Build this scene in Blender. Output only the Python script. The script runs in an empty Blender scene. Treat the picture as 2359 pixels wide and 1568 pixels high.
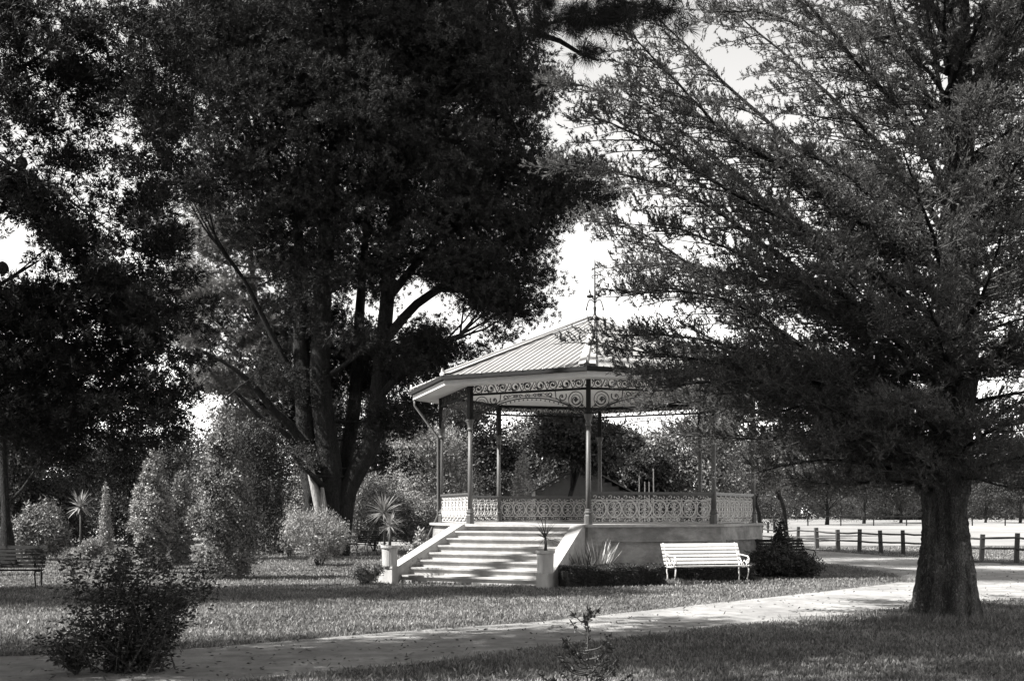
import bpy, math, random
import numpy as np
from mathutils import Vector, Matrix

# ---------------------------------------------------------------- camera, sky, sun, exposure
F = 2651.0; HZ = 1178.2; CX = 1179.5; EYE = 1.70          # calibration of the photograph (2359 px wide view)
S = bpy.context.scene
COL = S.collection
cam_d = bpy.data.cameras.new('camera'); cam = bpy.data.objects.new('camera', cam_d); COL.objects.link(cam)
cam.location = (0, 0, EYE); cam.rotation_euler = (math.radians(90), 0, 0)
cam_d.sensor_width = 36; cam_d.lens = 36*F/2359; cam_d.shift_y = (HZ-784)/2359
cam_d.clip_start = 0.1; cam_d.clip_end = 5000
S.camera = cam
SUN_EL = 50.0; SUN_PHI = 15.0       # elevation; degrees in front of due left
w = bpy.data.worlds.new('World'); S.world = w; w.use_nodes = True
nt = w.node_tree; nt.nodes.clear()
wo = nt.nodes.new('ShaderNodeOutputWorld'); bg = nt.nodes.new('ShaderNodeBackground')
sky = nt.nodes.new('ShaderNodeTexSky'); sky.sky_type = 'NISHITA'; sky.sun_disc = False
sky.sun_elevation = math.radians(SUN_EL); sky.sun_rotation = math.radians(270-SUN_PHI)
sky.air_density = 2.0; sky.dust_density = 0.0
sep = nt.nodes.new('ShaderNodeSeparateColor'); comb = nt.nodes.new('ShaderNodeCombineColor')
nt.links.new(sky.outputs[0], sep.inputs[0])
for i, k in enumerate((1.0, .985, .965)):                 # black-and-white film: one channel of the sky drives all three
    m_ = nt.nodes.new('ShaderNodeMath'); m_.operation = 'MULTIPLY'; m_.inputs[1].default_value = k
    nt.links.new(sep.outputs[0], m_.inputs[0]); nt.links.new(m_.outputs[0], comb.inputs[i])
nt.links.new(comb.outputs[0], bg.inputs[0]); bg.inputs[1].default_value = 0.118
nt.links.new(bg.outputs[0], wo.inputs[0])
sd = bpy.data.lights.new('sun', 'SUN'); sd.energy = 5.0; sd.angle = math.radians(0.53); sd.color = (1, .985, .96)
so = bpy.data.objects.new('sun', sd); COL.objects.link(so)
el, ph = math.radians(SUN_EL), math.radians(SUN_PHI)
SUNV = Vector((-math.cos(ph)*math.cos(el), -math.sin(ph)*math.cos(el), math.sin(el)))
so.rotation_euler = SUNV.to_track_quat('Z', 'Y').to_euler(); so.location = (-30, -10, 40)
S.view_settings.view_transform = 'Standard'; S.view_settings.look = 'None'
S.view_settings.exposure = 1.5; S.view_settings.gamma = 1.0
S.render.engine = 'CYCLES'
S.cycles.max_bounces = 5; S.cycles.diffuse_bounces = 3; S.cycles.transparent_max_bounces = 4

rng = np.random.default_rng(7); random.seed(7)
PI = math.pi

# ---------------------------------------------------------------- helpers
def W(px, py, Y): return Vector(((px-CX)/F*Y, Y, EYE-(py-HZ)/F*Y))
def G(px, py):
    Y = EYE*F/(py-HZ); return Vector(((px-CX)/F*Y, Y, 0))
def XP(px, Y): return (px-CX)/F*Y

def mat(name, base, var=.25, scale=6., rough=.8, bump=0., bscale=40., transl=0., island=0., stain=0., vstretch=1., spec=.3, crack=0.):
    m = bpy.data.materials.new(name); m.use_nodes = True; n = m.node_tree; L = n.links
    b = n.nodes['Principled BSDF']; out = n.nodes['Material Output']
    b.inputs['Roughness'].default_value = rough
    b.inputs['Specular IOR Level'].default_value = spec
    tc = n.nodes.new('ShaderNodeTexCoord'); mp = n.nodes.new('ShaderNodeMapping')
    mp.inputs['Scale'].default_value = (1, 1, 1/vstretch); L.new(tc.outputs['Object'], mp.inputs[0])
    no = n.nodes.new('ShaderNodeTexNoise'); no.inputs['Scale'].default_value = scale; no.inputs['Detail'].default_value = 6
    no.inputs['Roughness'].default_value = .65
    L.new(mp.outputs[0], no.inputs[0])
    rp = n.nodes.new('ShaderNodeValToRGB'); rp.color_ramp.elements[0].position = .3; rp.color_ramp.elements[1].position = .7
    lo, hi = base*(1-var), base*(1+var)
    rp.color_ramp.elements[0].color = (lo, lo*.985, lo*.965, 1); rp.color_ramp.elements[1].color = (hi, hi*.985, hi*.965, 1)
    L.new(no.outputs[0], rp.inputs[0]); col = rp.outputs[0]
    if stain > 0:
        n2 = n.nodes.new('ShaderNodeTexNoise'); n2.inputs['Scale'].default_value = scale*.22; n2.inputs['Detail'].default_value = 8
        n2.inputs['Roughness'].default_value = .7
        L.new(mp.outputs[0], n2.inputs[0])
        r2 = n.nodes.new('ShaderNodeMapRange'); r2.inputs[1].default_value = .42; r2.inputs[2].default_value = .62
        r2.inputs[3].default_value = 1-stain; r2.inputs[4].default_value = 1
        L.new(n2.outputs[0], r2.inputs[0])
        mx = n.nodes.new('ShaderNodeMix'); mx.data_type = 'RGBA'; mx.blend_type = 'MULTIPLY'; mx.inputs[0].default_value = 1
        L.new(col, mx.inputs[6]); L.new(r2.outputs[0], mx.inputs[7]); col = mx.outputs[2]
    crk = None
    if crack > 0:
        vo = n.nodes.new('ShaderNodeTexVoronoi'); vo.feature = 'DISTANCE_TO_EDGE'; vo.inputs['Scale'].default_value = crack
        nw = n.nodes.new('ShaderNodeTexNoise'); nw.inputs['Scale'].default_value = crack*.8; va = n.nodes.new('ShaderNodeMixRGB'); va.blend_type = 'ADD'; va.inputs[0].default_value = .35
        L.new(mp.outputs[0], nw.inputs[0]); L.new(mp.outputs[0], va.inputs[1]); L.new(nw.outputs[1], va.inputs[2]); L.new(va.outputs[0], vo.inputs['Vector'])
        r4 = n.nodes.new('ShaderNodeMapRange'); r4.inputs[1].default_value = .0; r4.inputs[2].default_value = .2; r4.inputs[3].default_value = .42; r4.inputs[4].default_value = 1
        L.new(vo.outputs[0], r4.inputs[0]); crk = r4.outputs[0]
        mx = n.nodes.new('ShaderNodeMix'); mx.data_type = 'RGBA'; mx.blend_type = 'MULTIPLY'; mx.inputs[0].default_value = 1
        L.new(col, mx.inputs[6]); L.new(crk, mx.inputs[7]); col = mx.outputs[2]
    if island > 0:
        ge = n.nodes.new('ShaderNodeNewGeometry'); r3 = n.nodes.new('ShaderNodeMapRange')
        r3.inputs[3].default_value = 1-island; r3.inputs[4].default_value = 1+island
        L.new(ge.outputs['Random Per Island'], r3.inputs[0])
        mx = n.nodes.new('ShaderNodeMix'); mx.data_type = 'RGBA'; mx.blend_type = 'MULTIPLY'; mx.inputs[0].default_value = 1
        L.new(col, mx.inputs[6]); L.new(r3.outputs[0], mx.inputs[7]); col = mx.outputs[2]
    L.new(col, b.inputs['Base Color'])
    if bump > 0:
        n3 = n.nodes.new('ShaderNodeTexNoise'); n3.inputs['Scale'].default_value = bscale; n3.inputs['Detail'].default_value = 5
        L.new(mp.outputs[0], n3.inputs[0])
        bp = n.nodes.new('ShaderNodeBump'); bp.inputs['Strength'].default_value = bump; bp.inputs['Distance'].default_value = .03
        L.new(n3.outputs[0], bp.inputs['Height']); L.new(bp.outputs[0], b.inputs['Normal'])
        if crk is not None:
            b2 = n.nodes.new('ShaderNodeBump'); b2.inputs['Distance'].default_value = .05; L.new(crk, b2.inputs['Height']); L.new(bp.outputs[0], b2.inputs['Normal']); L.new(b2.outputs[0], b.inputs['Normal'])
    if transl > 0:
        tr = n.nodes.new('ShaderNodeBsdfTranslucent'); ms = n.nodes.new('ShaderNodeMixShader'); ms.inputs[0].default_value = transl
        L.new(col, tr.inputs[0]); L.new(b.outputs[0], ms.inputs[1]); L.new(tr.outputs[0], ms.inputs[2]); L.new(ms.outputs[0], out.inputs[0])
    return m

M = dict(
    lawn=mat('lawn_turf', .10, .35, 3.0, .95, .8, 60, stain=.25),
    field=mat('field_turf', .26, .25, .12, .95, .3, 6, stain=.35),
    verge=mat('verge_turf', .04, .4, 3.0, .95, .9, 30),
    soil=mat('dark_soil', .04, .4, 8, .95, .8, 30),
    gravel=mat('gravel', .31, .25, 3.5, .95, .7, 45, stain=.35),
    blade=mat('grass_blade', .20, .5, .7, .7, island=.5, transl=.25),
    concrete=mat('concrete', .42, .10, 5, .85, .25, 60, stain=.22, vstretch=2.5),
    wallc=mat('rendered_wall', .38, .16, 4, .85, .35, 50, stain=.5, vstretch=.6),
    step=mat('step_concrete', .42, .14, 6, .85, .3, 60, stain=.3),
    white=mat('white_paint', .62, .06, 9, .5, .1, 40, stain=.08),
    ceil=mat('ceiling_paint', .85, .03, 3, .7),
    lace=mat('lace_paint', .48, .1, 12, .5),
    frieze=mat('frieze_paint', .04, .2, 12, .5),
    iron=mat('column_paint', .09, .12, 8, .45, .1, 60),
    dark=mat('dark_paint', .02, .2, 8, .7, spec=.15),
    roof=mat('galvanised_iron', .27, .10, 3, .45, stain=.15, spec=.5),
    flash=mat('roof_flashing', .36, .06, 4, .5),
    bark=mat('pine_bark', .04, .5, 9, .95, 1., 16, vstretch=3.5, stain=.3, crack=15.),
    bark2=mat('cypress_bark', .17, .7, 4, .95, 1., 22, vstretch=4.5, stain=.65, crack=24.),
    twig=mat('twig_bark', .07, .4, 9, .9),
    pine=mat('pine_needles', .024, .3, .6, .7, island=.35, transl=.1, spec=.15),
    pine_lit=mat('sunlit_pine_needles', .22, .3, .6, .5, island=.5, transl=.15),  # needles paled to stand in for sun on the foliage
    litbark=mat('sunlit_bark_tone', .30, .45, 9, .9, .8, 20, stain=.3, vstretch=4),  # bark paled to stand in for sunlight on the trunk foot
    cyp=mat('cypress_foliage', .10, .25, .7, .55, island=.5, transl=.35),
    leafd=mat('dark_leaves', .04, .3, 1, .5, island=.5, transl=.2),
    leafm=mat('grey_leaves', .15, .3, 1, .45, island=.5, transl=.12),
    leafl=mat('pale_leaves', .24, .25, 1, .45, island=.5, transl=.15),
    flax=mat('flax_leaves', .26, .3, 4, .4, island=.4, transl=.2),
    wood=mat('weathered_wood', .07, .3, 6, .9, .4, 30, stain=.4, vstretch=3),
    board=mat('weatherboard', .12, .15, 5, .8),
    dwood=mat('dark_bench_wood', .02, .3, 8, .8, spec=.1),
    pale=mat('pale_pole', .55, .1, 6, .7),
    iron2=mat('shed_roof_iron', .10, .2, 3, .6),
    cone=mat('pine_cone', .05, .3, 20, .9),
)

class MB:
    def __init__(s): s.V = []; s.Fc = []; s.n = 0; s.sm = []
    def add(s, verts, faces, smooth=False):
        s.V += [tuple(v) for v in verts]; s.Fc += [tuple(i+s.n for i in f) for f in faces]
        s.sm += [smooth]*len(faces); s.n += len(verts); return s
    def box(s, c, size, R=None, taper=0.):
        hx, hy, hz = size[0]/2, size[1]/2, size[2]/2; P = []
        for z in (-1, 1):
            t = 1-taper if z > 0 else 1
            for x, y in ((-1, -1), (1, -1), (1, 1), (-1, 1)):
                v = Vector((x*hx*t, y*hy*t, z*hz)); P.append((R @ v if R else v)+Vector(c))
        return s.add(P, [(3, 2, 1, 0), (4, 5, 6, 7), (0, 1, 5, 4), (1, 2, 6, 5), (2, 3, 7, 6), (3, 0, 4, 7)])
    def hexa(s, P): return s.add(P, [(3, 2, 1, 0), (4, 5, 6, 7), (0, 1, 5, 4), (1, 2, 6, 5), (2, 3, 7, 6), (3, 0, 4, 7)])
    def tube(s, pts, rad, n=6, cap=True, smooth=True):
        pts = [Vector(p) for p in pts]; N = len(pts)
        if not hasattr(rad, '__len__'): rad = [rad]*N
        base = []; up = None
        for i, p in enumerate(pts):
            t = (pts[min(i+1, N-1)]-pts[max(i-1, 0)]).normalized()
            if up is None: up = Vector((0, 0, 1)) if abs(t.z) < .9 else Vector((1, 0, 0))
            a = t.cross(up)
            if a.length < 1e-4: a = t.cross(Vector((0, 1, 0)))
            a.normalize(); b = t.cross(a).normalized(); up = -b
            up = a.cross(t)
            for k in range(n):
                q = 2*PI*k/n; base.append(p+(a*math.cos(q)+b*math.sin(q))*rad[i])
        fs = []
        for i in range(N-1):
            for k in range(n):
                k2 = (k+1) % n; fs.append((i*n+k, i*n+k2, (i+1)*n+k2, (i+1)*n+k))
        if cap: fs += [tuple(range(n))[::-1], tuple((N-1)*n+k for k in range(n))]
        return s.add(base, fs, smooth)
    def lathe(s, c, prof, n=16, smooth=False):
        c = Vector(c); P = []; fs = []
        for r, z in prof:
            for k in range(n):
                q = 2*PI*k/n; P.append(c+Vector((r*math.cos(q), r*math.sin(q), z)))
        for i in range(len(prof)-1):
            for k in range(n):
                k2 = (k+1) % n; fs.append((i*n+k, i*n+k2, (i+1)*n+k2, (i+1)*n+k))
        fs += [tuple(range(n))[::-1], tuple((len(prof)-1)*n+k for k in range(n))]
        return s.add(P, fs, smooth)
    def build(s, name, m, parent=None):
        me = bpy.data.meshes.new(name); me.from_pydata(s.V, [], s.Fc); me.update()
        me.polygons.foreach_set('use_smooth', s.sm)
        return link(name, me, m, parent)

def link(name, me, m, parent=None):
    if m is not None: me.materials.append(m)
    o = bpy.data.objects.new(name, me); COL.objects.link(o)
    if parent is not None:
        o.parent = parent
        o.matrix_parent_inverse = parent.matrix_basis.inverted()
    return o

def thing(name, label, cat, loc=(0, 0, 0), rz=0, group=None):
    o = bpy.data.objects.new(name, None); COL.objects.link(o); o.location = loc; o.rotation_euler = (0, 0, rz)
    o.empty_display_size = .2
    o['label'] = label; o['category'] = cat
    if group: o['group'] = group
    return o
def tag(o, label, cat, group=None):
    o['label'] = label; o['category'] = cat
    if group: o['group'] = group
    return o
def child(o, parent):
    o.parent = parent; return o
def part(mb, name, m, parent):      # geometry already in the parent's local frame
    o = mb.build(name, m); o.parent = parent; return o

def quads_mesh(name, Q, m):
    """Q: (n,4,3) -> one mesh of quads"""
    n = len(Q); me = bpy.data.meshes.new(name)
    me.vertices.add(4*n); me.vertices.foreach_set('co', np.ascontiguousarray(Q, dtype=np.float32).reshape(-1))
    me.loops.add(4*n); me.loops.foreach_set('vertex_index', np.arange(4*n, dtype=np.int32))
    me.polygons.add(n); me.polygons.foreach_set('loop_start', np.arange(0, 4*n, 4, dtype=np.int32))
    me.polygons.foreach_set('loop_total', np.full(n, 4, dtype=np.int32))
    me.update(calc_edges=True)
    return me

def unit(a): return a/np.maximum(np.linalg.norm(a, axis=-1, keepdims=True), 1e-9)
def rdir(n): return unit(rng.normal(size=(n, 3)))
def blades(c, d, L, Wd, mid=.45, nrm=None):
    """leaf-shaped quads from base points c, directions d, lengths, widths"""
    n = len(c); L = np.broadcast_to(L, n)[:, None]; Wd = np.broadcast_to(Wd, n)[:, None]
    s = unit(np.cross(d, rdir(n) if nrm is None else nrm+.4*rng.normal(size=(n, 3))))*Wd*.5
    return np.stack([c, c+d*L*mid+s, c+d*L, c+d*L*mid-s], axis=1)

# ---------------------------------------------------------------- the setting
def grid_ground(name, m, poly_px=None):
    pass
def flat_poly(name, pts, z, m):
    import bmesh
    bm = bmesh.new(); vs = [bm.verts.new((p[0], p[1], z)) for p in pts]; f = bm.faces.new(vs)
    if f.normal.z < 0: f.normal_flip()
    bmesh.ops.triangulate(bm, faces=[f]); me = bpy.data.meshes.new(name); bm.to_mesh(me); bm.free()
    o = link(name, me, m); o['kind'] = 'structure'; return o

def wobble(pts, amp, step=.35, seed=1):
    r = random.Random(seed); out = []
    for i in range(len(pts)-1):
        a, b = Vector(pts[i][:2]), Vector(pts[i+1][:2]); n = max(1, int((b-a).length/step)); n = min(n, 60)
        t = (b-a); nn = Vector((-t.y, t.x)); nn = nn.normalized() if nn.length > 0 else nn
        for k in range(n):
            out.append(a+t*(k/n)+nn*r.uniform(-amp, amp)*min(1, a.y/12))
    out.append(Vector(pts[-1][:2])); return out

def smooth_px(px, n=6):     # Catmull-Rom through ground points
    P = [G(*p) for p in px]; out = []
    for i in range(len(P)-1):
        p0, p1, p2, p3 = P[max(i-1, 0)], P[i], P[i+1], P[min(i+2, len(P)-1)]
        for k in range(n):
            t = k/n; out.append(.5*((2*p1)+(p2-p0)*t+(2*p0-5*p1+4*p2-p3)*t*t+(3*p1-p0-3*p2+p3)*t*t*t))
    out.append(P[-1]); return out

lawn = flat_poly('lawn', [(-400, -60), (400, -60), (400, 62), (13, 62), (-400, 62)], 0, M['lawn'])
field = flat_poly('field', [(-900, 58), (900, 58), (900, 1600), (-900, 1600)], .004, M['field'])
inner_px = [(-700, 1530), (-300, 1522), (0, 1512), (300, 1502), (500, 1490), (800, 1464), (1000, 1449), (1250, 1431), (1500, 1405), (1800, 1373), (1950, 1356),
            (2050, 1344), (2082, 1334), (2050, 1322), (1980, 1310), (1900, 1299), (1780, 1286), (1600, 1274)]
outer_px = [(1600, 1262), (1750, 1263), (1880, 1268), (1990, 1276), (2110, 1285), (2240, 1291), (2359, 1297), (2600, 1310), (3000, 1330)]
low_px = [(3000, 1372), (2600, 1374), (2400, 1379), (2250, 1386), (2110, 1397), (1900, 1424), (1700, 1441), (1500, 1464), (1200, 1500), (900, 1536), (500, 1575), (0, 1600), (-700, 1640)]
inner = smooth_px(inner_px); outer = smooth_px(outer_px); low = smooth_px(low_px)
path_pts = wobble(inner, .035, seed=2)[:-1]+wobble(outer, .05, seed=3)+wobble(low, .05, seed=4)
path = flat_poly('path', path_pts, .008, M['gravel'])
PATH2 = np.array([(p[0], p[1]) for p in path_pts])
def inside(P, poly):
    x, y = P[:, 0], P[:, 1]; r = np.zeros(len(P), bool); x1, y1 = poly[-1]
    for x2, y2 in poly:
        if y1 != y2:
            c = ((y2 > y) != (y1 > y)) & (x < (x1-x2)*(y-y2)/(y1-y2)+x2); r ^= c
        x1, y1 = x2, y2
    return r

# fence verge: rough dark strip under the post-and-rail fence
FL = lambda Y: 13.6+(54-Y)*.2
verge = flat_poly('verge', wobble([(FL(y)-1.0, y) for y in np.arange(62, 26, -2.)], .25, .4, 5)+wobble([(FL(y)+1.4, y) for y in np.arange(26, 62.1, 2.)], .3, .4, 6), .016, M['verge'])

# grass blades on the lawn, verge
RC = Vector((.5327*4.4, 7.3976*4.4, 0)); R = 4.4; TH = 3.0338; DECK = 1.388
def lawn_grass():
    n = 520000
    Y = 10.5*np.exp(rng.random(n)*math.log(55/10.5)); X = (rng.random(n)-.5)*(.97*Y)
    P = np.stack([X, Y, np.zeros(n)], 1)
    keep = ~inside(P, PATH2) & ((X-RC.x)**2+(Y-RC.y)**2 > 4.6**2)
    cl = np.sin(X*2.1+np.sin(Y*1.3)*2)*np.sin(Y*1.7+np.cos(X*.9)*2)
    cl2 = np.sin(X*.7+Y*.5+np.sin(X*.31)*3)*np.sin(Y*.55-X*.4+2*np.sin(Y*.23)); keep &= (rng.random(n) < np.clip(.62+.25*cl+.3*cl2, .12, 1))
    fx = X-(13.6+(54-Y)*.2); keep &= ~((fx > -1.2) & (fx < 1.5) & (Y > 26) & (rng.random(n) < .7))
    P = P[keep]; n = len(P)
    d = unit(np.stack([rng.normal(size=n)*.5, rng.normal(size=n)*.5, np.ones(n)], 1))
    L = rng.uniform(.025, .06, n)*(1+.012*P[:, 1]); wd = .006+.0007*P[:, 1]
    o = link('grass', quads_mesh('grass', blades(P, d, L, wd), None), M['blade']); o['kind'] = 'stuff'
    tag(o, 'short mown lawn grass around the rotunda and along the path', 'grass')
lawn_grass()

def litter():
    n = 5200; Y = 11*np.exp(rng.random(n)*math.log(48/11)); X = (rng.random(n)-.5)*.95*Y
    keep = ((X-RC.x)**2+(Y-RC.y)**2 > 4.7**2); X, Y = X[keep], Y[keep]; n = len(X)
    P = np.stack([X, Y, np.full(n, .014)], 1); d = unit(np.stack([rng.normal(size=n), rng.normal(size=n), rng.uniform(0, .35, n)], 1))
    o = link('fallen_leaves', quads_mesh('fallen_leaves', blades(P, d, rng.uniform(.03, .09, n), .028, .5, np.tile([0, 0, 1.], (n, 1))), None), M['twig']); o['kind'] = 'stuff'
    tag(o, 'small dark fallen leaves and twigs scattered on lawn and path', 'leaf litter')
litter()
def lawn_weeds():
    C, A = [], []
    for i in range(260):
        Y0_ = 11.5*math.exp(random.random()*math.log(40/11.5)); X0_ = (random.random()-.5)*.93*Y0_; sz = random.uniform(.08, .45); m_ = int(40+260*sz)
        C.append(np.stack([X0_+rng.normal(size=m_)*sz, Y0_+rng.normal(size=m_)*sz, np.zeros(m_)], 1))
    P = np.concatenate(C); P = P[~inside(P, PATH2) & ((P[:, 0]-RC.x)**2+(P[:, 1]-RC.y)**2 > 4.7**2)]; n = len(P)
    d = unit(np.stack([rng.normal(size=n), rng.normal(size=n), rng.uniform(.3, 1.6, n)], 1))
    o = link('lawn_weeds', quads_mesh('lawn_weeds', blades(P, d, rng.uniform(.04, .12, n), .022), None), M['leafm']); o['kind'] = 'stuff'
    tag(o, 'patches of broad-leaved weeds and clover in the lawn', 'weeds')
lawn_weeds()
# grass creeping over the path margins
def fringe():
    pts = PATH2; C = []
    for i in range(len(pts)):
        a, b = pts[i-1], pts[i]; L = np.linalg.norm(b-a)
        if L > 6 or not (10 < a[1] < 60): continue
        m_ = int(L*55); t_ = rng.random(m_)[:, None]; C.append(a+(b-a)*t_+rng.normal(size=(m_, 2))*.07)
    C = np.concatenate(C); n = len(C); P = np.concatenate([C, np.full((n, 1), .008)], 1)
    d = unit(np.stack([rng.normal(size=n)*.7, rng.normal(size=n)*.7, np.ones(n)], 1))
    o = link('path_edge_grass', quads_mesh('path_edge_grass', blades(P, d, rng.uniform(.03, .09, n), .012), None), M['blade']); o['kind'] = 'stuff'
    tag(o, 'longer ragged grass along both margins of the pale path', 'grass')
fringe()

# ---------------------------------------------------------------- rotunda
def oct_pt(k, r, z): a = TH+k*PI/4; return Vector((math.cos(a)*r, math.sin(a)*r, z))
rot = thing('band_rotunda', 'octagonal band rotunda with iron lace, white steps and corrugated iron roof', 'bandstand', RC)
SOF = 4.93; EAVE_R = 5.226; GUT = 5.17; APEX = 7.167
# base walls with recessed panels
for k in range(8):
    rt, rb = R+.24, R+.33
    a0, a1 = oct_pt(k, rt, DECK-.06), oct_pt(k+1, rt, DECK-.06); b0, b1 = oct_pt(k, rb, -.05), oct_pt(k+1, rb, -.05)
    def fp(u, v): return (b0*(1-u)+b1*u)*(1-v)+(a0*(1-u)+a1*u)*v
    nrm = ((a1-a0).cross(a0-b0)); nrm = nrm if nrm.dot(a0+a1) > 0 else -nrm; nrm.normalize()
    mb = MB(); U0, U1, V0, V1 = .11, .89, .30, .74
    o4 = [fp(0, 0), fp(1, 0), fp(1, 1), fp(0, 1)]; h4 = [fp(U0, V0), fp(U1, V0), fp(U1, V1), fp(U0, V1)]
    d4 = [p-nrm*.06 for p in h4]
    fs = []
    for i in range(4):
        j = (i+1) % 4; fs += [(i, j, 4+j, 4+i), (4+i, 4+j, 8+j, 8+i)]
    fs.append((8, 9, 10, 11))
    mb.add(o4+h4+d4, fs)
    wl = part(mb, 'base_wall', M['wallc'], rot)
    mb = MB()                                     # moulding round the panel
    for i in range(4):
        j = (i+1) % 4
        mb.tube([h4[i]+nrm*.008, h4[j]+nrm*.008], .022, 6)
    mo = part(mb, 'panel_moulding', M['wallc'], wl)
mb = MB()
for r, z0, z1 in ((R+.34, DECK-.062, DECK),):
    P = [oct_pt(k, r, z0) for k in range(8)]+[oct_pt(k, r, z1) for k in range(8)]
    mb.add(P, [tuple(range(8))[::-1], tuple(range(8, 16))]+[(k, (k+1) % 8, 8+(k+1) % 8, 8+k) for k in range(8)])
part(mb, 'deck', M['step'], rot)

# ironwork helpers: a bay frame with u along, v up
def bay(k, inset=0.):
    p, q = oct_pt(k, R-inset, 0), oct_pt(k+1, R-inset, 0); t = (q-p); L = t.length; t.normalize(); return p, t, L
def arc(cx, cy, r, a0, a1, n=9): return [(cx+r*math.cos(a0+(a1-a0)*i/n), cy+r*math.sin(a0+(a1-a0)*i/n)) for i in range(n+1)]
def spiral(cx, cy, r0, r1, a0, a1, n=12):
    return [(cx+(r0+(r1-r0)*i/n)*math.cos(a0+(a1-a0)*i/n), cy+(r0+(r1-r0)*i/n)*math.sin(a0+(a1-a0)*i/n)) for i in range(n+1)]
def strap(mb, p, t, uv, th, z0, n=4):
    mb.tube([p+t*u+Vector((0, 0, z0+v)) for u, v in uv], th, n, cap=False, smooth=False)
def leafblob(mb, p, t, u, v, z0, r, ang=0):
    nrm = Vector((t.y, -t.x, 0)); pts = []
    for q, rr in ((0, 1.), (.8, .55), (1.6, .9), (2.35, .5), (PI, .8), (3.9, .5), (4.7, .9), (5.5, .55)):
        pts.append((u+r*rr*math.cos(q+ang), v+r*rr*math.sin(q+ang)))
    A = [p+t*a+Vector((0, 0, z0+b))+nrm*.008 for a, b in pts]; B = [x-nrm*.016 for x in A]; n = len(A)
    mb.add(A+B, [tuple(range(n)), tuple(range(n, 2*n))[::-1]]+[(i, n+i, n+(i+1) % n, (i+1) % n) for i in range(n)])

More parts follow.
